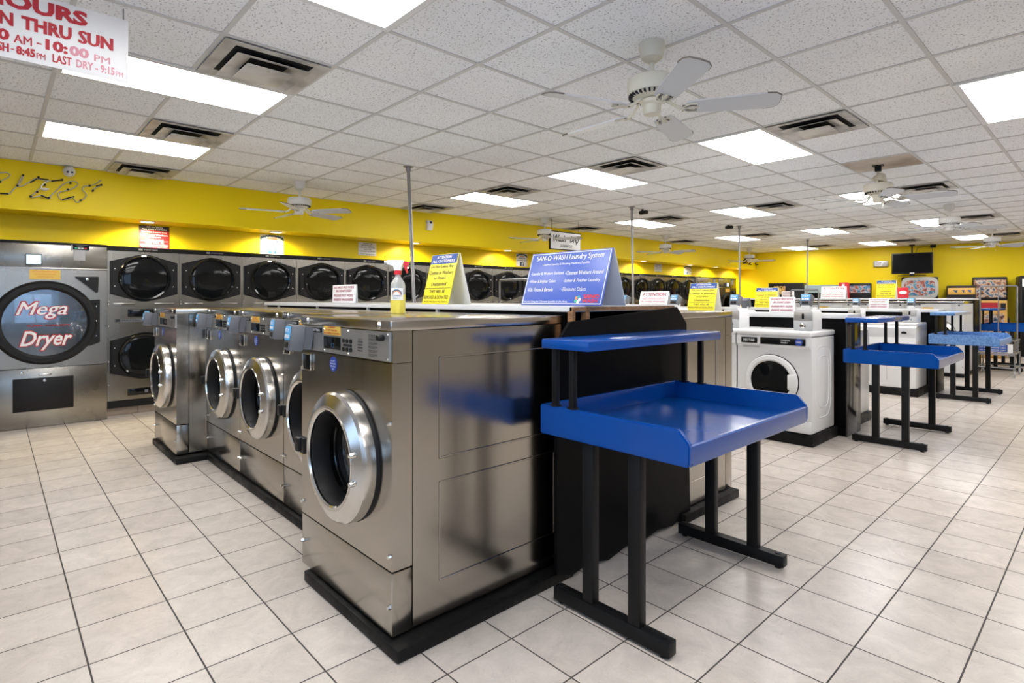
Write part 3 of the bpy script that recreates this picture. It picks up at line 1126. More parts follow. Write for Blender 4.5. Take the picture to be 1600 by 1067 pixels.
X1R = -1.85
Wp = .84
sw = steel_washer('nearest big steel washer at the corner with its side panel in view', (X1R - Wp / 2, 1.10, 0))
for k in range(1, 4):
    lab = ['', 'recessed steel washer next to the nearest one, its door partly hidden', 'recessed steel washer in the middle with blue oval sticker beside its soap tray', 'recessed steel washer beside the one that sticks out at the left end'][k]
    if k == 1:
        sw2 = steel_washer(lab, (X1R - Wp * 1.5, 1.33, 0), 0, .715)
    else:
        dup(sw2, (X1R - Wp * (k + .5), 1.33, 0), 0, lab)
dup(sw, (X1R - Wp * 4.5, 1.10, 0), 0, 'steel washer sticking out at the left end of the nearest row')
swb = steel_washer('steel washer back to back with the nearest row, plain side towards the aisle', (X1R + .06 - Wp / 2, 3.69, 0), PI, .68)
for k in range(1, 3):
    dup(swb, (X1R + .06 - Wp * (k + .5), 3.69, 0), PI, 'steel washer in the hidden back row of the first island, %s from the aisle end' % ORD[k])
plinth(4, -2.62, -1.78, 1.08, 2.05, .05)
plinth(5, -5.14, -2.60, 1.305, 2.05, .05)
plinth(6, -6.04, -5.13, 1.08, 2.05, .05)
plinth(7, -4.3, -1.74, 3.0, 3.69, .055)


# ------------------------------------------------------------------ service counters between the rows
def counter_thing(label, x0, x1, y0, y1, ztop, front_z, th=.03, brackets=True):
    t = thing('service_counter', label, 'counter', ((x0 + x1) / 2, (y0 + y1) / 2, 0))
    a, b = (x1 - x0) / 2, (y1 - y0) / 2
    MB().box(-a, a, -b, b, ztop - th, ztop, .004).build('counter_top', counter, t)
    MB().box(-a + .01, a - .02, -b + .03, -b + .045, 0.0, ztop - th).build('front_board', blackpanel, t)
    MB().box(-a + .01, a - .02, b - .045, b - .03, 0.0, ztop - th).build('back_board', blackpanel, t)
    if brackets:
        n = int((x1 - x0) / .9)
        for k in range(n):
            x = -a + .35 + k * .9
            mb = MB().box(x - .012, x + .012, -b + .012, -b + .03, ztop - .09, ztop - th, .002).box(x - .02, x + .02, -b + .016, -b + .03, ztop - .11, ztop - .075, .002)
            mb.build('bracket', whitem, t)
    return t, a, b


# first island: plywood boxed top with a black end board
ct, ca, cb = counter_thing('long grey-topped service counter of the first island, plywood showing at its aisle end', -6.0, -1.80, 2.06, 2.97, 1.297, 1.2)
mb = MB()
mb.box(ca - .018, ca + .004, -cb, cb, 1.272, 1.291)
mb.box(ca - .03, ca + .002, -cb, -cb + .02, 1.10, 1.272)
mb.box(ca - .03, ca + .002, -cb + .10, -cb + .13, 1.10, 1.272)
mb.box(ca - .5, ca - .03, -cb + .05, cb - .05, 1.10, 1.11)
mb.build('plywood_edge', plywood, ct)
mb = MB()
poly = [(1.915, .06), (1.915, 1.12), (2.01, 1.222), (2.95, 1.284), (3.055, 1.185), (3.10, .02), (2.98, .03), (2.9, .015), (2.75, .035), (2.6, .012), (2.45, .03), (2.3, .005), (2.15, .04), (2.02, .02)]
mb.prism([(p[0] - 2.515, p[1]) for p in poly], 2.1 + .016, 2.1 + .034, 'X')
mb.build('end_board', blackpanel, ct)

# second island counter and glossy black end box
c2, a2, b2 = counter_thing('white-topped counter behind the white front loaders, glossy black end box', -6.0, -1.78, 6.04, 6.46, 1.185, 1.1, .045, False)
MB().box(a2 - .02, a2 - .008, -b2 - .0, b2, 0, 1.14, .004).build('end_board', mat('gloss_black_board', (0.02, 0.02, 0.021), 0.14), c2)
c3, a3, b3 = counter_thing('white-topped counter of the third island behind the plain white washers', -6.0, -1.75, 9.84, 10.28, 1.185, 1.1, .045, False)
MB().box(a3 - .02, a3 - .028 + .012, -b3, b3, 0, 1.14, .004).build('end_board', blackpanel, c3)
c4, a4, b4 = counter_thing('farthest service counter, white rail top in front of the game machines', -6.0, -1.80, 12.98, 13.7, 1.345, 1.1, .03, True)
MB().box(a4 - .02, a4 + .012, -b4, b4, 0, 1.31, .004).build('end_board', blackpanel, c4)


# ------------------------------------------------------------------ white front loaders (second island)
def coin_box(t, x, y, z, face=1):
    """steel coin box with lock face and plastic card reader on top"""
    M = Matrix.Translation((x, y, z))
    mb = MB(M)
    mb.prism([(-.085, 0), (.085, 0), (.085, .17), (.065, .2), (-.065, .2), (-.085, .17)], .02, .24, 'Y')
    b = mb.build('coin_box', whitem, t)
    MB(M).box(-.08, .08, .006, .022, .005, .09, .003).build('lock_plate', lightgrey, b)
    MB(M).lathe([(0, -.004), (.012, -.004), (.014, .0), (.026, .002), (.028, .006)], 'Y', (0, 0, .047), 20).build('lock', chrome, b)
    MB(M).box(-.08, .08, .012, .022, .098, .175, .003).build('coin_slide_plate', alum, b)
    MB(M).box(-.01, .01, .006, .013, .11, .16, .002).build('coin_slot', blackgl, b)
    MB(M).box(-.04, .04, .06, .15, .2, .24, .006).build('reader_foot', whitem, b)
    M2 = MB(M)
    card_reader(t, x, y + .10, z + .285, tilt=-.3, s=.95)


def white_washer(label, loc, rot=0, group='white front loading washers'):
    t = thing('white_washer', label, 'washing machine', loc, rot, group)
    h = .338
    D = .60
    mb = MB()
    mb.plate_hole(-h, h, .225, .90, -.01, .565, .20, 0, .02)
    mb.box(-h, h, .02, D, .105, .98, .012)
    mb.build('cabinet', whitep, t)
    MB().box(-h + .001, h - .001, -.008, .03, .11, .222, .01).build('kick_panel', whitep, t)
    # pressed oval on each side
    mb = MB()
    for s in (-1, 1):
        for sc, e in ((1.0, .003), (.72, .005)):
            pts = []
            for k in range(40):
                a = 2 * PI * k / 40
                c_, s_ = math.cos(a), math.sin(a)
                pts.append((D / 2 + .0 + sc * .21 * math.copysign(abs(c_) ** .55, c_), .56 + sc * .34 * math.copysign(abs(s_) ** .55, s_)))
            n = len(pts)
            inner = [(D / 2 + (p[0] - D / 2) * .93, .56 + (p[1] - .56) * .95) for p in pts]
            x = s * h
            v = [(x, p[0], p[1]) for p in pts] + [(x + s * e, (p[0] + q[0]) / 2, (p[1] + q[1]) / 2) for p, q in zip(pts, inner)] + [(x, q[0], q[1]) for q in inner]
            f = []
            for k in range(n):
                j = (k + 1) % n
                f += [(k, j, n + j, n + k), (n + k, n + j, 2 * n + j, 2 * n + k)]
            mb._add(v, f)
    mb.build('side_pressing', whitep, t)
    MB().box(-h - .004, h + .004, -.03, D + .01, .985, 1.035, .016, seg=3).build('top_lid', whitep, t)
    cp = MB().prism([(-.02, .985), (.02, .985), (.02, .875), (-.006, .875), (-.028, .90)], -h + .002, h - .002, 'X').build('control_fascia', whitep, t)
    b = MB().box(-.29, -.135, -.034, -.02, .91, .965, .004).build('brand_plate', blackgl, cp)
    MB().text('MAYTAG', -.265, -.16, .926, .95, -.0355, bold=.03).build('brand_lettering', wht_print, b)
    d = MB().box(-.105, .30, -.034, -.02, .905, .97, .004).build('display_strip', blackgl, cp)
    mb = MB().text('COMMERCIAL', .085, .17, .942, .956, -.0355, bold=.02).text('WASHER 7', .085, .15, .92, .934, -.0355, bold=.02)
    mb.build('strip_lettering', wht_print, d)
    MB().lathe([(0, -.0375), (.032, -.0375), (.032, -.034)], 'Y', (.245, 0, .938), 24).build('round_sticker', blue_dec, d)
    MB().text('CARD', .222, .268, .93, .946, -.0385, bold=.02).build('sticker_lettering', wht_print, d)
    MB().box(-.28, -.12, -.02, .005, .868, .885, .004).build('soap_drawer_pull', lightgrey, cp)
    ring = MB()
    ring_lathe(ring, [(.238, .0), (.242, -.02), (.232, -.04), (.20, -.045), (.185, -.03), (.185, 0)], -.01, .565, seg=56)
    dr = ring.build('door_ring', whitep, t)
    ring = MB()
    ring_lathe(ring, [(.246, .001), (.246, -.006), (.238, -.006), (.238, .001)], -.01, .565, seg=56)
    ring.build('door_gap', rubber, dr)
    MB().lathe([(0, -.042), (.1, -.040), (.189, -.03)], 'Y', (-.01, 0, .565), 44).build('door_glass', blackgl, dr)
    MB().box(.15, .235, -.058, -.03, .50, .64, .01).build('door_handle', whitep, dr)
    coin_box(t, .22, .12, 1.035)
    return t


ww = white_washer('nearest white front loader with round black door at the aisle end', (-2.225, 5.40, 0))
for k in range(1, 4):
    dup(ww, (-2.225 - .692 * k, 5.40, 0), 0, ['', 'white front loader half hidden behind the steel washers, next to the nearest white one', 'white front loader whose card reader shows left of the small yellow notice', 'white front loader whose card reader shows left of the low white attention board'][k])
plinth(8, -5.0, -1.865, 5.385, 6.04, .10)


def plain_washer(label, loc, rot=0, group='plain white top loading washers', reader=True):
    t = thing('plain_white_washer', label, 'washing machine', loc, rot, group)
    h, D = .338, .62
    mb = MB().box(-h, h, .0, D, .105, .94, .012)
    mb.prism([(0, .80), (.0, .93), (.05, .965), (D, .965), (D, .80)], -h, h, 'X')
    mb.build('cabinet', whitep, t)
    lid = MB().box(-h - .002, h + .002, .04, D, .962, 1.0, .012).build('top_lid', whitep, t)
    MB().box(-.003, .003, -.002, .0, .2, .90).build('front_seam', lightgrey, t)
    b = MB().lathe([(0, -.006), (.03, -.005), (.034, 0)], 'Y', (.2, 0, .868), 24)
    for v in b.bm.verts:
        v.co.z = .868 + (v.co.z - .868) * .5
    b.build('badge', blackp, t)
    if reader:
        coin_box(t, .22, .20, 1.0)
    return t


pw = plain_washer('plain white washer with oval badge at the aisle end of the third island', (-2.225, 9.20, 0))
pw2 = plain_washer('plain white washer with a round teal and orange poster on its front', (-2.91, 9.20, 0))
mb = MB()
for r0, r1, m_ in ((.13, .17, teal_print), (.09, .13, orange_print)):
    mb.lathe([(r0, -.002), (r1, -.002), (r1, -.0005), (r0, -.0005)], 'Y', (.22, 0, .63), 32, m_, True)
mb.text('WASH', .12, .32, .60, .65, -.0025, orange_print, bold=.03)
mb.build('poster', None, pw2)
dup(pw, (-3.595, 9.20, 0), 0, 'plain white washer of the third island, third from the aisle end')
dup(pw, (-2.225, 7.12, 0), PI, 'white washer back to back with the nearest white front loader, black pad below')
dup(pw, (-2.91, 7.12, 0), PI, 'white washer behind the second white front loader, only its coin box showing')
dup(pw, (-3.595, 7.12, 0), PI, 'white washer behind the third white front loader, only its coin box showing')
plinth(9, -4.9, -1.87, 6.46, 7.14, .10)
plinth(10, -4.9, -1.86, 9.185, 9.84, .10)
# big steel washers of the last island, reflected light painted as white enamel
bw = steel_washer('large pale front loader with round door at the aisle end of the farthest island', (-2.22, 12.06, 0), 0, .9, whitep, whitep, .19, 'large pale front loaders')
bw.scale = (1, 1, 1.035)
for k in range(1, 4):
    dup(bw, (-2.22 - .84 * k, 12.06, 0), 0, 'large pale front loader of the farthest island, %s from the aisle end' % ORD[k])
plinth(11, -5.6, -1.80, 12.05, 12.95, .06)


# ------------------------------------------------------------------ folding tables with upper shelf
def folding_table(label, x, y, skin=None, shelf_edge=None, group='blue folding tables', worn=False):
    """x: back edge, y: centre; length along Y"""
    skin = skin or blueL
    t = thing('folding_table', label, 'table', (x, y, 0), 0, group)
    hl = .555
    dp = .735
    ztop, zb, th = .862, .732, .028
    zt = .775        # table surface
    mb = MB()
    mb.box(.0, dp - .012, -hl + .01, hl - .01, zb + .008, zt)
    mb.build('table_top', skin, t)
    for s in (-1, 1):
        y0, y1 = (-hl, -hl + th) if s < 0 else (hl - th, hl)
        prof = [(0, zb), (dp - .006, zb), (dp, zb + .01), (dp, .812), (dp - .045, ztop), (0, ztop)]
        m_ = MB()
        n = len(prof)
        cx_ = dp / 2
        ins = .006
        v = [(p[0], y0 + (0 if s < 0 else 0), p[1]) for p in prof] + [(p[0], y1, p[1]) for p in prof]
        m_._add(v, [tuple(range(n)), tuple(range(2 * n - 1, n - 1, -1))] + [(i, i + n, (i + 1) % n + n, (i + 1) % n) for i in range(n)])
        bmesh.ops.recalc_face_normals(m_.bm, faces=m_.bm.faces)
        bmesh.ops.bevel(m_.bm, geom=list(m_.bm.edges), offset=.006, segments=2, affect='EDGES')
        m_.build('side_rim', skin, t)
    MB().box(0, th, -hl + th - .002, hl - th + .002, zb, ztop, .006).build('back_rim', skin, t)
    MB().prism([(dp - .05, zb), (dp - .007, zb), (dp - .001, zb + .01), (dp - .001, .806), (dp - .006, .811), (dp - .018, .811), (dp - .03, zt - .004)], -hl + th - .004, hl - th + .004, 'Y').build('front_lip', skin, t)
    # shelf above the back edge
    sh = MB().box(.02, .29, -hl - .012, hl + .0, 1.112, 1.155, .007).build('upper_shelf', skin, t)
    if shelf_edge:
        MB().box(.286, .293, -hl - .01, hl, 1.114, 1.153, .002).build('shelf_edging', shelf_edge, sh)
    for yy in (-hl + .018, hl - .018):
        for xx in (.08, .18):
            MB().box(xx - .013, xx + .013, yy - .013, yy + .013, ztop - .004, 1.113, .002).box(xx - .025, xx + .025, yy - .014, yy + .014, ztop - .001, ztop + .006, .002).build('shelf_post', blackm, t)
    for yy in (-hl + .04, hl - .045):
        MB().box(.07, .645, yy - .026, yy + .026, 0.012, .068, .004).build('foot', blackm, t)
        for xx in (.10, .61):
            MB().lathe([(.0, 0), (.016, 0), (.016, .013)], 'Z', (xx, yy, 0), 12).build('foot_pad', rubber, t)
            MB().lathe([(.0, .074), (.012, .073), (.013, .067)], 'Z', (xx, yy, 0), 10).build('foot_bolt', rubber, t)
        for xx in (.258, .488):
            MB().box(xx - .028, xx + .028, yy - .022, yy + .022, .066, zb + .01, .004).build('leg', blackm, t)
    return t


ft = folding_table('large blue folding table nearest the camera, in front of the black end board', -1.765, 2.355)
dup(ft, (-1.783, 6.46, 0), 0, 'blue folding table beside the glossy black end box of the white front loaders')
folding_table('pale blue speckled folding table with worn front corner', -1.762, 9.82, blueF, grey_print)
dup(ft, (-1.85, 14.3, 0), 0, 'farthest blue folding table behind the upright laundry cart')

# ------------------------------------------------------------------ conduit poles and ceiling cameras
for k, ((x, y), (bx, by, bz)) in enumerate((((-5.158, 3.259), (-4.86, 3.14, 1.25)), ((-5.087, 7.196), (-4.92, 7.0, 1.0)), ((-5.011, 10.61), (-4.93, 10.5, 0)), ((-5.038, 14.19), (-4.98, 13.95, 0)))):
    t = thing('conduit_pole', ['nearest galvanised conduit pole, rising behind the spray bottle', 'galvanised conduit pole rising right of the blue laundry system sign', 'galvanised conduit pole rising above the white front loaders', 'farthest galvanised conduit pole, in front of the yellow far wall'][k], 'pole', (x, y, CEIL), 0, 'conduit poles')
    d = Vector((bx - x, by - y, (bz if k else 1.25) - CEIL))
    MB().tube([(0, 0, -.03), d], .0165 if k else .019, 14).build('pipe', galv, t)
    MB().lathe([(.055, 0), (.055, -.006), (.028, -.01), (.026, -.05), (.02, -.055)], seg=20).build('flange', galv, t)
for x, y, lab in ((-5.10, 7.50, 'small black box camera on the ceiling beside the second conduit pole'), (-5.05, 10.24, 'small black box camera on the ceiling beside the third conduit pole')):
    t = thing('ceiling_camera', lab, 'security camera', (x, y, CEIL))
    MB().box(-.012, .012, -.012, .012, -.03, 0).build('bracket', blackm, t)
    MB().box(-.05, .09, -.035, .035, -.085, -.028, .014).build('housing', blackp, t)
    MB().lathe([(0, .097), (.016, .096), (.02, .088)], 'X', (0, 0, -.056), 14).build('lens', blackgl, t)
t = thing('dome_camera', 'white dome camera on the yellow soffit above the unlit neon letters', 'security camera', (SOF, .60, 2.685), PI / 2)
MB().lathe([(.0, -.03), (.055, -.03), (.055, .0)], 'Y', (0, 0, 0), 24).build('base', whitem, t)
e = MB().lathe([(0, -.10), (.026, -.095), (.046, -.075), (.052, -.05), (.052, -.03)], 'Y', (0, 0, 0), 24).build('dome', whitem, t)
for x in (-.018, .018):
    MB().lathe([(0, -.104), (.009, -.102), (.011, -.085)], 'Y', (x, 0, -.018), 12).build('lens', blackgl, t)
t = thing('motion_sensor', 'white motion sensor on the yellow soffit right of the nearest pole', 'sensor', (SOF, 5.18, 2.44), PI / 2)
MB().prism([(0, 0), (0, .16), (-.035, .16), (-.06, .12), (-.05, .03), (-.03, 0)], -.05, .05, 'X').build('housing', whitem, t)
MB().lathe([(0, -.064), (.02, -.06), (.022, -.045)], 'Y', (.01, 0, .125), 14).build('lens', blackgl, t)

# ------------------------------------------------------------------ table-top signs
YL = ['Do Not Leave Any', 'Clothes in Washers', 'or Dryers', 'Unattended']


def tent(name, label, loc, wd_, hd, lean, face, back, draw, cat='sign', group=None, rotz=0):
    """A-frame of two boards hinged at the top; face towards -Y"""
    t = thing(name, label, cat, (loc[0], loc[1], loc[2] + .002), rotz, group)
    a = math.atan2(lean, hd)
    L_ = math.hypot(lean, hd)
    M = Matrix.Rotation(-a, 4, 'X')
    p = MB(M).box(-wd_ / 2, wd_ / 2, 0, .006, 0, L_, .002).build('front_board', face, t)
    draw(M, p, wd_, L_)
    M2 = Matrix.Translation((0, 2 * lean + .012, 0)) @ Matrix.Rotation(a, 4, 'X')
    MB(M2).box(-wd_ / 2, wd_ / 2, -.006, 0, 0, L_, .002).build('back_board', back, t)
    return t


def draw_attention(M, p, w_, h):
    MB(M).box(-w_ / 2 + .004, w_ / 2 - .004, -.001, 0, h * .80, h - .004).build('header', blue_head, p)
    mb = MB(M)
    mb.text('ATTENTION', -w_ * .27, w_ * .27, h * .905, h * .962, -.002, bold=.03)
    mb.text('ALL CUSTOMERS', -w_ * .42, w_ * .42, h * .825, h * .882, -.002, bold=.03)
    mb.build('header_lettering', wht_print, p)
    mb = MB(M)
    for k, s in enumerate(YL):
        ww_ = (.42, .45, .22, .28)[k]
        z = h * (.70 - k * .115)
        mb.text(s, -w_ * ww_, w_ * ww_, z, z + h * .075, -.0015, bold=.01)
    mb.box(-w_ * .47, w_ * .47, -.0015, -.0005, h * .305, h * .312)
    mb.text('THEY WILL BE', -w_ * .29, w_ * .29, h * .21, h * .275, -.0015, bold=.015)
    mb.text('REMOVED & DONATED', -w_ * .46, w_ * .46, h * .095, h * .165, -.0015, bold=.015)
    mb.text('We Do Not Store Any Clothes', -w_ * .44, w_ * .44, h * .02, h * .06, -.0015, bold=.01)
    mb.build('lettering', blk_print, p)


def draw_white_attention(M, p, w_, h):
    mb = MB(M).text('ATTENTION', -w_ * .42, w_ * .42, h * .76, h * .92, -.0015, bold=.03)
    for k, s in enumerate(('UNLESS COMFORTER OR BEDDING', 'IN THESE WASHERS', 'DO NOT OVERLOAD', 'THESE WASHERS')):
        z = h * (.58 - .16 * k)
        mb.text(s, -w_ * .43, w_ * .43, z, z + h * .09, -.0015, bold=.01)
    mb.build('lettering', maroon, p)


def draw_pods(M, p, w_, h):
    mb = MB(M)
    for k, s in enumerate(('DO NOT PUT PODS', 'IN SOAP DISH', 'PLEASE PUT PODS', 'INSIDE WASHERS')):
        ww_ = (.44, .34, .42, .42)[k]
        z = h * (.79, .60, .34, .11)[k]
        mb.text(s, -w_ * ww_, w_ * ww_, z, z + h * .13, -.0015, bold=.03, shear=.25)
    mb.build('lettering', maroon, p)


def draw_system(M, p, w_, h):
    mb = MB(M)
    e = .004
    for a in ((-w_ / 2 + .006, w_ / 2 - .006, .006, .006 + e), (-w_ / 2 + .006, w_ / 2 - .006, h - .006 - e, h - .006), (-w_ / 2 + .006, -w_ / 2 + .006 + e, .006, h - .006), (w_ / 2 - .006 - e, w_ / 2 - .006, .006, h - .006)):
        mb.box(a[0], a[1], -.0012, -.0003, a[2], a[3])
    mb.text('SAN-O-WASH Laundry System', -w_ * .42, w_ * .42, h * .81, h * .94, -.0015, bold=.02)
    mb.text('Cleanest Laundry & Washing Machines Possible', -w_ * .32, w_ * .27, h * .735, h * .785, -.0015)
    for s, x0, x1, z in (('-Laundry & Washers Sanitized', -.45, -.02, .55), ('-Cleanest Washers Around', .0, .45, .55), ('-Whiter & Brighter Colors', -.45, -.10, .40), ('-Softer & Fresher Laundry', .0, .43, .40), ('-Kills Viruses & Bacteria', -.45, -.11, .25), ('-Eliminates Odors', .0, .29, .25)):
        mb.text(s, w_ * x0, w_ * x1, h * z, h * (z + .075), -.0015, bold=.012)
    mb.text('You are Using the Cleanest Laundry in the Area', -w_ * .48, w_ * .10, h * .035, h * .085, -.0015, bold=.005)
    mb.build('lettering', wht_print, p)
    mb = MB(M).text('SANO', w_ * .28, w_ * .46, h * .12, h * .19, -.0015, red_pl, bold=.05).text('WASH', w_ * .27, w_ * .45, h * .045, h * .11, -.0015, red_pl, bold=.05)
    for k in range(5):
        a = 2 * PI * k / 5
        mb.lathe([(0, -.002), (.009, -.002), (.009, -.0004)], 'Y', (w_ * .22 + .013 * math.cos(a), 0, h * .10 + .013 * math.sin(a)), 12, [wht_print, teal_print, orange_print, green_pl, wht_print][k])
    mb.build('emblem', None, p)


ZC = 1.297
tent('tabletop_sign', 'wide blue laundry system sign leaning as a tent on the grey counter top', (-1.975, 2.15, ZC), .56, .285, .095, blue_sign, greyboard, draw_system)
tent('tabletop_sign', 'large yellow attention sign beside the nearest conduit pole', (-3.085, 2.15, ZC), .30, .335, .09, yel_sign, whitesign, draw_attention, group='yellow attention tent signs')
tent('tabletop_sign', 'white soap pods notice with dark red print on the first counter', (-4.40, 2.15, ZC), .42, .15, .006, whitesign, greyboard, draw_pods, group='white soap pods notices')
tent('tabletop_sign', 'yellow attention sign on the white counter behind the steel side panel', (-3.34, 6.08, 1.185), .345, .335, .09, yel_sign, whitesign, draw_attention, group='yellow attention tent signs')
tent('tabletop_sign', 'low white attention sign just right of the blue laundry system sign', (-4.0, 6.08, 1.185), .41, .24, .07, whitesign, greyboard, draw_white_attention, group='white attention tent signs')
tent('tabletop_sign', 'white soap pods notice standing behind the white front loaders', (-2.405, 6.06, 1.185), .26, .165, .006, whitesign, greyboard, draw_pods, group='white soap pods notices')
tent('tabletop_sign', 'yellow attention sign standing on the third island counter', (-4.2, 9.87, 1.185), .38, .345, .09, yel_sign, whitesign, draw_attention, group='yellow attention tent signs')
tent('tabletop_sign', 'white soap pods notice below the farthest yellow attention sign', (-2.49, 9.85, 1.185), .26, .155, .006, whitesign, greyboard, draw_pods, group='white soap pods notices')
tent('tabletop_sign', 'white attention sign on the farthest rail in front of the red vending machine', (-4.12, 13.0, 1.345), .48, .25, .07, whitesign, greyboard, draw_white_attention, group='white attention tent signs')
tent('tabletop_sign', 'farthest yellow attention sign, left of the hanging television', (-3.17, 13.0, 1.345), .33, .36, .09, yel_sign, whitesign, draw_attention, group='yellow attention tent signs')
tent('tabletop_sign', 'small white notice on the farthest rail, left of the cart rail', (-5.03, 13.0, 1.345), .26, .155, .006, whitesign, greyboard, draw_pods, group='white soap pods notices')

# spray bottle
t = thing('spray_bottle', 'clear spray bottle of yellow cleaner with red trigger on a steel washer', 'bottle', (-2.70, 1.64, 1.25), math.radians(47))
MB().lathe([(0, .002), (.036, .002), (.040, .008), (.040, .15), (.036, .17), (.02, .195), (.015, .205), (.015, .225), (0, .225)], seg=28).build('bottle', bottleglass, t)
MB().lathe([(0, .001), (.0362, .001), (.0403, .008), (.0403, .105), (0, .105)], seg=28).build('cleaner', liquid_m, t)
MB().lathe([(.0, .215), (.02, .215), (.02, .238), (.0, .238)], seg=20).build('collar', red_pl, t)
mb = MB().prism([(-.018, .236), (.018, .236), (.024, .262), (.035, .285), (.03, .295), (-.055, .295), (-.062, .285), (-.058, .272), (-.025, .262)], -.013, .013, 'Y')
mb.lathe([(0, -.075), (.008, -.075), (.008, -.06)], 'X', (0, 0, .284), 12)
mb.build('spray_head', whitem, t)
MB().prism([(.03, .285), (.058, .288), (.062, .28), (.05, .25), (.055, .225), (.048, .222), (.038, .25), (.03, .27)], -.007, .007, 'Y').build('trigger', red_pl, t)
lb = MB()
vs, fs = [], []
for k in range(13):
    a = -PI / 2 - .95 + 1.9 * k / 12
    for z in (.075, .14):
        vs.append((.0409 * math.cos(a), .0409 * math.sin(a), z))
for k in range(12):
    fs.append((2 * k, 2 * k + 2, 2 * k + 3, 2 * k + 1))
lb._add(vs, fs, whitesign)
for r0, r1, m_ in ((.024, .030, navy_print), (.018, .023, orange_print)):
    vs, fs = [], []
    for k in range(13):
        th_ = PI * k / 12
        for r in (r0, r1):
            xx, zz = r * math.cos(th_), .103 + r * math.sin(th_)
            a = -PI / 2 + xx / .0406
            vs.append((.0413 * math.cos(a), .0413 * math.sin(a), zz))
    for k in range(12):
        fs.append((2 * k, 2 * k + 2, 2 * k + 3, 2 * k + 1))
    lb._add(vs, fs, m_)
lb.text('CLEANING', -.026, .026, .094, .102, -.0425, navy_print, bold=.03).text('SPRAY 7', -.018, .018, .081, .089, -.0425, navy_print, bold=.02)
lb.build('label', None, t)


# ------------------------------------------------------------------ notices on the wall above the dryers
def wall_board(name, label, y0, y1, z0, z1, face, draw, x=XL, group=None, cat='sign'):
    t = thing(name, label, cat, (x + .004, (y0 + y1) / 2, (z0 + z1) / 2), PI / 2, group)
    w_, h = y1 - y0, z1 - z0
    MB().box(-w_ / 2, w_ / 2, -.004, .003, -h / 2, h / 2, .001).build('board', face, t)
    draw(t, w_, h)
    return t


def lines(mb, rows, w_, h, y, m, bold=.02):
    for s, ww_, z, zh in rows:
        mb.text(s, -w_ * ww_, w_ * ww_, h * (z - .5), h * (z + zh - .5), y, m, bold=bold)
    return mb


def draw_red(t, w_, h):
    MB().box(-w_ / 2, w_ / 2, -.0052, -.0035, h * .29, h * .5).build('header', blk_print, t)
    mb = lines(MB(), [('ATTENTION', .27, .91, .06), ('ALL CUSTOMERS', .42, .81, .065), ('Do Not Leave Any', .42, .68, .075), ('Clothes in Washers', .45, .56, .075), ('or Dryers', .22, .45, .075), ('Unattended', .29, .34, .07), ('THEY WILL BE', .31, .21, .07), ('REMOVED & DONATED', .46, .09, .075), ('We Do Not Store Any Clothes', .43, .02, .035)], w_, h, -.006, wht_print, .035)
    mb.box(-w_ * .45, w_ * .45, -.006, -.004, h * -.19, h * -.18)
    mb.build('lettering', wht_print, t)


def draw_share(t, w_, h):
    mb = MB()
    for k in range(9):
        a = math.radians(25 + 130 * k / 8)
        mb.box(-.022, .022, -.006, -.004, -.012, .012, M=Matrix.Translation((w_ * .56 * math.cos(a) * .9, 0, h * .22 + h * .23 * math.sin(a))) @ Matrix.Rotation(-(a - PI / 2), 4, 'Y'))
    mb.build('arch_lettering', navy_print, t)
    MB().box(-w_ * .2, w_ * .2, -.006, -.004, h * .27, h * .33).build('arch_band', orange_print, t)
    lines(MB(), [('LIKE &', .30, .62, .08), ('SHARE ON', .44, .42, .085)], w_, h, -.0055, blue_head, .03).build('lettering', None, t)
    q = MB().box(-w_ * .18, w_ * .18, -.006, -.004, h * -.47, h * -.15, .001).build('blue_square', mat('blue_square', (0.01, 0.07, 0.22), 0.5), t)
    MB().text('f', -w_ * .04, w_ * .12, h * -.46, h * -.19, -.0068, bold=.06).build('blue_square_lettering', wht_print, q)


def draw_resp(t, w_, h):
    lines(MB(), [('CANNOT BE', .26, .86, .08), ('RESPONSIBLE', .34, .72, .08), ('FOR ANY CLOTHES', .42, .57, .08), ('LEFT IN', .2, .42, .08), ('WASHERS OR DRYERS', .44, .27, .08), ('Thank Management', .40, .06, .08)], w_, h, -.0055, blk_print, .025).build('lettering', None, t)


wall_board('wall_notice', 'red and black attention notice above the first stacked dryers', 1.30, 1.62, 1.955, 2.225, red_sign, draw_red)
wall_board('wall_notice', 'white notice with blue square and arch, nearest of its kind', 2.71, 3.03, 1.955, 2.225, whitesign, draw_share, group='white share notices')
wall_board('wall_notice', 'white black-lettered notice left of the nearest conduit pole', 4.18, 4.49, 2.015, 2.22, whitesign, draw_resp, group='white black-lettered notices')
wall_board('wall_notice', 'white notice with blue square, just left of the blue laundry system sign', 7.55, 7.84, 1.975, 2.225, whitesign, draw_share, group='white share notices')
wall_board('wall_notice', 'white black-lettered notice right of the blue laundry system sign', 12.36, 12.70, 2.04, 2.225, whitesign, draw_resp, group='white black-lettered notices')
wall_board('wall_notice', 'farthest white notice with blue square, above the small yellow sign', 13.80, 14.16, 2.0, 2.225, whitesign, draw_share, group='white share notices')

# hanging laundry sign in a dark frame
t = thing('hanging_sign', 'small framed white laundry sign with black script hung in front of the soffit', 'sign', (-6.72, 7.5, 2.36), PI / 2)
MB().box(-.41, .41, -.012, .012, -.165, .165, .003).build('frame', blackm, t)
MB().box(-.392, .392, -.016, .0, -.147, .147).build('board', whitesign, t)
mb = MB().text('Wash', -.33, .0, -.02, .10, -.0175, bold=.035, shear=.3).text('an', .02, .08, .03, .06, -.0175, bold=.02, shear=.2).text('Drip', .10, .34, -.05, .10, -.0175, bold=.035, shear=.3).text('LAUNDRY CO', -.15, .16, -.11, -.065, -.0175, bold=.02)
mb.build('lettering', blk_print, t)
mb = MB()
for x in (-.36, .36):
    mb.tube([(x, 0, .165), (x, 0, CEIL - 2.36)], .003, 6)
mb.build('hanging_wire', wirem, t)

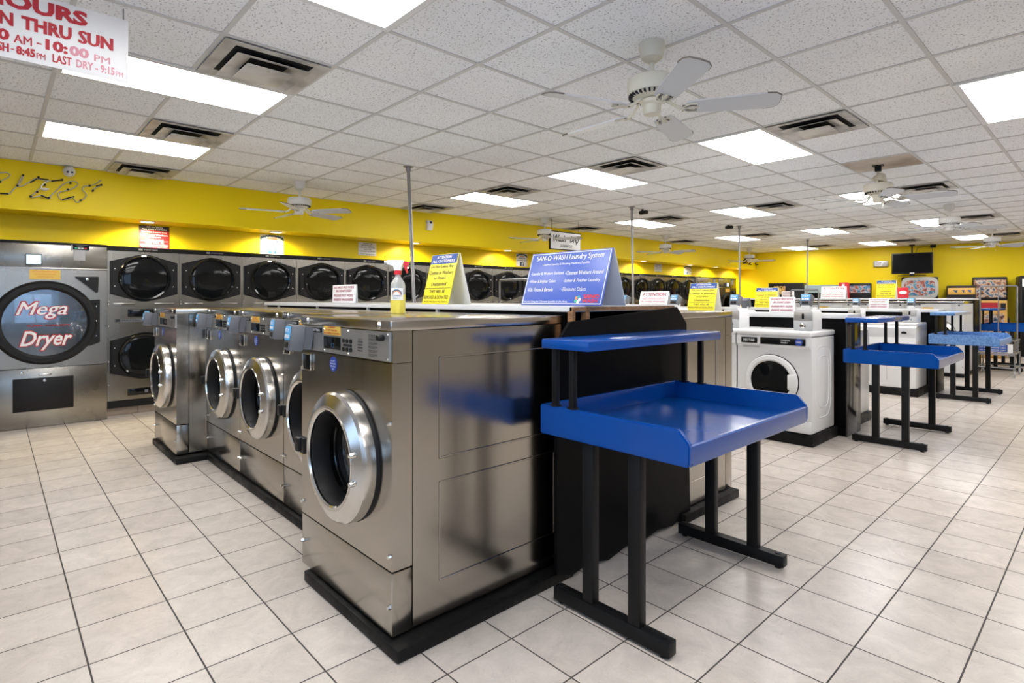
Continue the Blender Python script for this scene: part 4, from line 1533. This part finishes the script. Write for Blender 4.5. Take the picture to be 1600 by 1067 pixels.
# big hours sign hung from the ceiling at the left edge
t = thing('hanging_sign', 'white opening hours sign with red lettering hung from the ceiling at top left', 'sign', (-3.3, .489, 2.385), PI / 2)
Hs = .307
MB().box(-1.02, 0, -.002, .002, 0, Hs, .001).build('board', whitesign, t)
mb = MB()
def sign_y(u):
    """distance from the sign's right edge for a point on the board"""
    th = 0.825
    dx, dy = -math.sin(th) + math.cos(th) * (u - 800) / 879.0, math.cos(th) + math.sin(th) * (u - 800) / 879.0
    return dy * -3.3 / dx - .489


def hl_(s, u0, u1, f0, f1, m_=red_m, b=.05):
    mb.text(s, sign_y(u0), sign_y(u1), Hs * (1 - f1), Hs * (1 - f0), -.0035, m_, bold=b)


hl_('HOURS', -32, 137, .055, .28)
hl_('MON', -55, 21, .35, .545)
hl_('THRU', 33, 112, .35, .545)
hl_('SUN', 122, 177, .35, .545)
hl_('00', -24, 15, .60, .765)
hl_('AM', 21, 50, .64, .765, red_m, .022)
hl_('-', 57, 65, .69, .71)
hl_('10:', 71, 106, .60, .765)
hl_('00', 108, 139, .61, .765, redfade)
hl_('PM', 147, 172, .665, .765, redfade, .02)
hl_('WASH', -32, 14, .80, .925)
hl_('-', 17, 22, .86, .875)
hl_('8:45', 25, 55, .80, .925)
hl_('PM', 57, 71, .84, .925, red_m, .02)
hl_('LAST', 82, 112, .80, .925, red_m, .03)
hl_('DRY - 9:15', 119, 179, .80, .925, redfade, .03)
hl_('PM', 181, 192, .85, .925, redfade, .015)
mb.build('lettering', None, t)
for x in (-.02, -.98):
    e = MB().tube([(x, 0, CEIL - 2.385), (x, 0, Hs - .008)], .0025, 6)
    e.lathe([(.004, -.0015), (.008, -.0015), (.008, .0015), (.004, .0015)], 'Y', (x, 0, Hs - .016), 14, None, True)
    e.build('hook', wirem, t)


# ------------------------------------------------------------------ unlit neon lettering
def soff(u, v, off=.045):
    """soffit face position for a point of the lettering: y along the wall, z up"""
    th = 0.825
    dx, dy = -math.sin(th) + math.cos(th) * (u - 800) / 879.0, math.cos(th) + math.sin(th) * (u - 800) / 879.0
    s_ = (SOF + off) / dx
    return (dy * s_, CAMH + s_ * (467.3 - v) / 879.0)


NEON = [[(0, 270.5), (8, 269.5), (15, 272), (14, 276), (5, 281), (-4, 284)],
        [(-6, 300), (0, 302), (14, 303), (20, 297), (27, 290), (31, 281), (36, 273), (34, 282), (28, 291), (36, 290), (45, 285), (58, 278)],
        [(47, 285), (55, 279), (66, 281), (80, 283), (97, 281)],
        [(78, 282), (68, 287), (64, 294), (70, 297), (76, 295), (62, 295), (54, 302), (48, 308), (58, 307), (66, 305), (75, 310), (80, 308)],
        [(77, 308), (86, 300), (96, 290), (105, 285), (114, 283), (122, 286), (118, 292), (106, 297), (92, 301), (92, 308), (97, 312), (108, 310), (116, 307)],
        [(114, 309), (120, 316), (127, 313), (134, 307), (134, 302), (129, 297), (131, 291), (140, 290), (150, 287), (158, 281)],
        [(144, 298), (150, 293), (158, 290)]]
t = thing('neon_sign', 'unlit neon tube lettering on the yellow soffit at the left edge', 'neon sign', (SOF, .4, 2.45), PI / 2)


def smooth_path(p, n=5):
    out = []
    for i in range(len(p) - 1):
        p0, p1, p2, p3 = p[max(i - 1, 0)], p[i], p[i + 1], p[min(i + 2, len(p) - 1)]
        for k in range(n):
            s = k / n
            out.append(tuple(.5 * (2 * b + (c_ - a) * s + (2 * a - 5 * b + 4 * c_ - d) * s * s + (3 * b - a - 3 * c_ + d) * s ** 3) for a, b, c_, d in zip(p0, p1, p2, p3)))
    out.append(p[-1])
    return out


for i, st in enumerate(NEON):
    pts = [soff(u, v) for u, v in st]
    pts = smooth_path(pts)
    L3 = [(p[0] - .4, -.045, p[1] - 2.45) for p in pts]
    MB().tube(L3, .0065, 7).build('glass_tube', neonoff, t)
mb = MB()
for a, b in (((0, 302), (13, 303)), ((47, 285), (58, 279)), ((80, 283), (97, 281)), ((64, 305), (76, 310)), ((97, 312), (116, 307)), ((150, 291), (159, 289)), ((59, 279), (76, 281))):
    A, B = soff(*a), soff(*b)
    mb.tube([(A[0] - .4, -.045, A[1] - 2.45), (B[0] - .4, -.045, B[1] - 2.45)], .008, 7)
mb.build('blacked_out_tube', blackm, t)
mb = MB()
for u, v in ((0, 284), (27, 290), (36, 274), (60, 277), (97, 281), (70, 289), (76, 309), (110, 286), (106, 296), (126, 313), (140, 290), (145, 298), (158, 289), (58, 300), (48, 307)):
    A = soff(u, v)
    mb.lathe([(.006, -.05), (.006, 0)], 'Y', (A[0] - .4, 0, A[1] - 2.45), 8)
    mb.lathe([(.011, -.056), (.011, -.036)], 'Y', (A[0] - .4, 0, A[1] - 2.45), 8)
mb.build('standoff', blackm, t)
# second neon lettering far down the soffit
t = thing('neon_sign', 'small unlit neon lettering at the far end of the yellow soffit', 'neon sign', (SOF, 15.5, 2.42), PI / 2)
FAR = [[(1162, 407), (1167, 404), (1166, 409), (1161, 411), (1168, 411)], [(1171, 402), (1176, 403), (1173, 410), (1170, 413), (1175, 413)], [(1181, 408), (1181, 413), (1185, 413)], [(1187, 413), (1189, 410), (1190, 413)], [(1192, 409), (1192, 414), (1196, 410)], [(1196, 408), (1199, 409), (1196, 414)], [(1200, 411), (1203, 409), (1202, 413), (1205, 412)]]
for st in FAR:
    pts = smooth_path([soff(u, v) for u, v in st], 3)
    MB().tube([(p[0] - 15.5, -.045, p[1] - 2.42) for p in pts], .014, 6).build('glass_tube', blackm, t)


# ------------------------------------------------------------------ laundry carts
def cart(label, x, y, rot=0):
    t = thing('laundry_cart', label, 'laundry cart', (x, y, 0), rot, 'wire laundry carts with hanging rail')
    hx, hy = .25, .34
    mb = MB()
    for z in (.40, .62):
        mb.tube([(-hx, -hy, z), (hx, -hy, z), (hx, hy, z), (-hx, hy, z), (-hx, -hy, z)], .009, 8)
    mb.build('basket_rim', galv, t)
    wv = MB()
    n = 10
    for k in range(n + 1):
        s = -1 + 2 * k / n
        wv.tube([(s * hx, -hy, .62), (s * hx * .94, -hy * .96, .36), (s * hx * .94, hy * .96, .36), (s * hx, hy, .62)], .0025, 5)
        wv.tube([(-hx, s * hy, .62), (-hx * .94, s * hy * .96, .36), (hx * .94, s * hy * .96, .36), (hx, s * hy, .62)], .0025, 5)
    for z in (.44, .5, .56):
        wv.tube([(-hx, -hy, z), (hx, -hy, z), (hx, hy, z), (-hx, hy, z), (-hx, -hy, z)], .0025, 5)
    wv.build('wire_basket', galv, t)
    pl = MB().box(-hx + .02, hx - .02, -hy - .02, -hy - .012, .42, .56).build('placard', whitesign, t)
    mb = MB().box(-hx + .025, hx - .09, -hy - .0215, -hy - .0195, .425, .555, m=blue_head)
    for k in range(3):
        mb.text('DO NOT REMOVE CART', -hx + .04, hx - .11, .525 - k * .042, .545 - k * .042, -hy - .023, wht_print, bold=.02)
    mb.build('placard_lettering', None, pl)
    mb = MB()
    for sx in (-1, 1):
        for sy in (-1, 1):
            mb.tube([(sx * hx, sy * hy, .40), (sx * hx, sy * hy, .12)], .011, 8)
    mb.tube([(-hx, -hy, .15), (hx, -hy, .15), (hx, hy, .15), (-hx, hy, .15), (-hx, -hy, .15)], .010, 8)
    mb.build('base_frame', galv, t)
    MB().tube([(-hx, 0, .40), (-hx, 0, 1.54), (-hx + .012, 0, 1.56), (hx - .012, 0, 1.56), (hx, 0, 1.54), (hx, 0, .40)], .013, 10).build('hanging_rail', galv, t)
    MB().tube([(0, 0, .62), (0, 0, 1.56)], .008, 8).build('middle_upright', galv, t)
    for sx in (-1, 1):
        for sy in (-1, 1):
            m_ = MB()
            m_.lathe([(.05, -.012), (.058, -.008), (.058, .008), (.05, .012), (.0, .012)], 'X', (sx * hx, sy * hy - .02, .058), 18)
            m_.lathe([(0, -.012), (.05, -.012)], 'X', (sx * hx, sy * hy - .02, .058), 18)
            wh = m_.build('caster', wheel_m, t)
            MB().box(sx * hx - .02, sx * hx + .02, sy * hy - .035, sy * hy + .02, .115, .135).build('caster_fork', galv, wh)
    return t


k1 = cart('upright laundry cart with placard at the right, in front of the farthest blue table', -1.47, 13.05)
dup(k1, (-4.9, 4.55, 0), 0, 'laundry cart whose white rail shows left of the blue laundry system sign', skip=('middle_upright',))
r = dup(k1, (-2.97, 8.25, 0), .1, 'laundry cart whose white rail shows between the white notices', skip=('middle_upright',))
r.scale = (.7, 1, .935)

# ------------------------------------------------------------------ far wall: television, exit sign, machines
def at_far(x, off, z=0):
    return (x, far_wall_y(x) - off, z)


t = thing('television', 'black flat television hung from the ceiling before the yellow far wall', 'television', at_far(-3.68, .45, 2.26), FA)
MB().box(-.44, .44, -.03, .03, -.27, .27, .012).build('screen_housing', blackp, t)
MB().box(-.41, .41, -.034, -.028, -.235, .245).build('screen', blackpanel, t)
MB().prism([(-.04, -.27), (.04, -.27), (.06, -.31), (-.06, -.31)], -.03, .02, 'Y').box(-.30, .30, -.12, .1, -.325, -.31, .008).build('stand', blackp, t)
MB().box(-.05, .05, -.032, -.03, -.263, -.245).build('badge', wht_print, t)
MB().tube([(0, .04, .1), (0, .06, CEIL - 2.26)], .018, 10).box(-.06, .06, .0, .12, .455, .485).box(-.06, .06, .025, .05, -.08, .2).build('ceiling_mount', blackm, t)
MB().tube([(.05, .05, .2), (.12, .06, .40), (.3, .2, .44), (.42, .3, .42), (.44, .35, .2), (.43, .38, -.1)], .006, 6).build('cable', wirem, t)
MB().box(.38, .5, .2, .3, .40, .475).build('junction_box', blackp, t)
t = thing('emergency_light', 'grey twin lamp exit light on the yellow far wall, left of the television', 'emergency light', at_far(-4.45, 0.0, 2.29), FA)
MB().box(-.17, .17, -.07, 0, -.08, .08, .012).build('housing', alum, t)
MB().box(-.13, .03, -.074, -.068, -.05, .05).build('exit_panel', whitesign, t)
MB().text('EXIT', -.115, .015, -.035, .035, -.076, bold=.03).build('lettering', grey_print, t)
MB().box(.06, .14, -.08, -.068, -.05, .05, .01).build('lamp_head', lightgrey, t)

art1 = mat('cabinet_art_blue', (0.1, 0.1, 0.2), 0.3)
ramp_color(art1, 12, [(0.3, (0.02, 0.05, 0.14)), (0.45, (0.05, 0.22, 0.36)), (0.52, (0.45, 0.42, 0.40)), (0.58, (0.40, 0.10, 0.05)), (0.7, (0.03, 0.03, 0.06))], 9)
art2 = mat('cabinet_art_warm', (0.4, 0.2, 0.1), 0.3)
ramp_color(art2, 10, [(0.32, (0.02, 0.02, 0.04)), (0.45, (0.35, 0.16, 0.08)), (0.52, (0.65, 0.50, 0.36)), (0.6, (0.10, 0.16, 0.26)), (0.7, (0.02, 0.02, 0.03))], 9)
art3 = mat('snack_picture', (0.7, 0.5, 0.1), 0.3)
ramp_color(art3, 14, [(0.36, (0.06, 0.02, 0.01)), (0.46, (0.6, 0.3, 0.03)), (0.55, (0.85, 0.7, 0.25)), (0.66, (0.4, 0.05, 0.02))], 3)
tealgrey = mat('grey_green_enamel', (0.28, 0.38, 0.38), 0.5)
tan = mat('amber_panel', (0.62, 0.36, 0.08), 0.45)


def cabinet(name, label, cat, x0, x1, ztop, depth, bodym, off=.1):
    xc = (x0 + x1) / 2
    p = at_far(xc, off + depth)
    t = thing(name, label, cat, p, FA)
    h = (x1 - x0) / 2 / math.cos(FA)
    MB().box(-h, h, 0, depth, .04, ztop, .015).box(-h + .03, h - .03, .03, depth - .03, 0, .05).build('cabinet', bodym, t)
    return t, h


t, h = cabinet('vending_machine', 'black vending machine with snack picture at the left of the far wall', 'vending machine', -6.95, -6.05, 1.79, .7, blackp)
MB().box(-h + .15, -h + .45, -.012, .002, 1.46, 1.70).build('picture_panel', art3, t)
MB().box(-h + .06, h - .25, -.01, .002, .5, 1.42).build('display_glass', blackgl, t)
MB().box(h - .2, h - .05, -.015, .002, .9, 1.35).build('coin_panel', lightgrey, t)
t, h = cabinet('change_machine', 'grey green vending machine between the black one and the red one', 'vending machine', -6.03, -5.2, 1.72, .7, tealgrey)
MB().box(-h + .1, h - .3, -.01, .002, 1.0, 1.5).build('display_glass', blackgl, t)
MB().box(h - .22, h - .05, -.01, .002, 1.1, 1.6).build('coin_panel', whitem, t)
t, h = cabinet('vending_machine', 'tall red drink vending machine with white stripe at the far wall', 'vending machine', -5.19, -4.98, 1.78, .75, red_pl)
MB().prism([(-.035, 1.30), (.035, 1.30), (.05, 1.45), (.03, 1.60), (.03, 1.74), (-.03, 1.74), (-.03, 1.6), (-.05, 1.45)], -.008, .002, 'Y').build('stripe', wht_print, t)


def pinball(label, x0, x1, ztop, artm, bezel=None, name='pinball_machine', zback=1.22, art_h=None):
    xc = (x0 + x1) / 2
    t = thing(name, label, 'arcade machine', at_far(xc, 1.45), FA)
    h = (x1 - x0) / 2 / math.cos(FA)
    MB().prism([(.0, .60), (.0, .88), (1.25, 1.08), (1.25, .55)], -h * .85, h * .85, 'X').build('playfield_cabinet', blackp, t)
    MB().prism([(.03, .892), (1.0, 1.047), (1.0, 1.052), (.03, .897)], -h * .8, h * .8, 'X').build('playfield_glass', blackgl, t)
    bb = MB().box(-h, h, 1.0, 1.28, 1.02, ztop, .02).build('backbox', blackp, t)
    if bezel:
        pts = []
        zc, zh = (zback + .12 + ztop) / 2, (ztop - zback - .12) / 2
        for k in range(40):
            a = 2 * PI * k / 40
            c_, s_ = math.cos(a), math.sin(a)
            pts.append((math.copysign(abs(c_) ** .45, c_), math.copysign(abs(s_) ** .45, s_)))
        MB().prism([(p[0] * h, zc + p[1] * zh) for p in pts], .965, 1.0).build('bezel', bezel, bb)
        MB().prism([(p[0] * h * .84, zc + p[1] * zh * .70) for p in pts], .955, .97).build('backglass', artm, bb)
        MB().box(-h * .7, h * .7, .985, 1.0, zback + .02, zback + .05).build('marquee_strip', green_pl, bb)
    else:
        MB().box(-h * .92, h * .92, .985, 1.0, ztop - .07 - art_h if art_h else zback + .15, ztop - .07).build('backglass', artm, bb)
        MB().box(-h * .85, h * .85, .985, 1.0, 1.06, zback + .08).build('score_panel', blackgl, bb)
    for sx in (-1, 1):
        for y in (.06, 1.2):
            MB().tube([(sx * h * .8, y, .62), (sx * h * .86, y, 0)], .018, 8).build('leg', chrome, t)
    return t


pinball('wide black arcade cabinet with colourful marquee right of the red vending machine', -4.95, -4.38, 1.765, art1, art_h=.2)
pinball('pinball machine with silver rounded bezel below the television', -3.72, -2.96, 1.90, art1, alum)
t, h = cabinet('candy_machine', 'small red candy machine with white oval left of the silver pinball machine', 'candy machine', -3.98, -3.74, 1.63, .4, red_pl)
mb = MB()
mb.lathe([(0, -.008), (.08, -.008), (.085, .0)], 'Y', (0, 0, 1.50), 24)
for v in mb.bm.verts:
    v.co.z = 1.50 + (v.co.z - 1.50) * .6
mb.build('oval_badge', wht_print, t)
MB().box(-.09, .09, -.012, .002, 1.25, 1.36).build('blue_panel', blue_dec, t)
t, h = cabinet('game_cabinet', 'black cabinet with long amber banner right of the silver pinball machine', 'arcade machine', -2.9, -2.36, 1.66, .8, blackp)
MB().box(-h * .94, h * .94, -.012, .002, 1.44, 1.60, .004).build('banner', tan, t)
mb = MB()
for x, s in ((-.12, .05), (.03, .03), (.15, .04)):
    mb.prism([(x - s, 1.55), (x + s, 1.55), (x + s * .6, 1.48), (x, 1.50)], -.016, -.011)
mb.build('banner_print', navy_print, t)
MB().box(-h * .8, h * .8, -.01, .002, .9, 1.35).build('display_glass', blackgl, t)
MB().box(-h * .6, h * .3, -.014, .002, .45, .8).build('picture_panel', art3, t)
pinball('tall pinball machine with space scene backglass at the right', -2.30, -1.66, 1.87, art2)
t, h = cabinet('game_cabinet', 'red-panelled game cabinet under the space pinball backglass', 'arcade machine', -2.20, -1.70, 1.30, .35, tan, 1.55)
MB().box(-h * .75, h * .45, -.012, .002, 1.12, 1.25).build('red_panel', red_m, t)
MB().box(h * .55, h * .9, -.012, .002, 1.13, 1.24).build('token_panel', blackp, t)
MB().box(-h * .6, h * .8, -.012, .002, .6, 1.0).build('picture_panel', art2, t)
t, h = cabinet('vending_machine', 'dark vending machine with lit white panel at the right edge', 'vending machine', -1.60, -.75, 1.87, .75, blackp)
MB().box(-h + .05, h - .08, -.012, .002, 1.62, 1.80).build('lit_panel', whitesign, t)
MB().box(-h + .05, h - .25, -.012, .002, .6, 1.55).build('display_glass', blackgl, t)
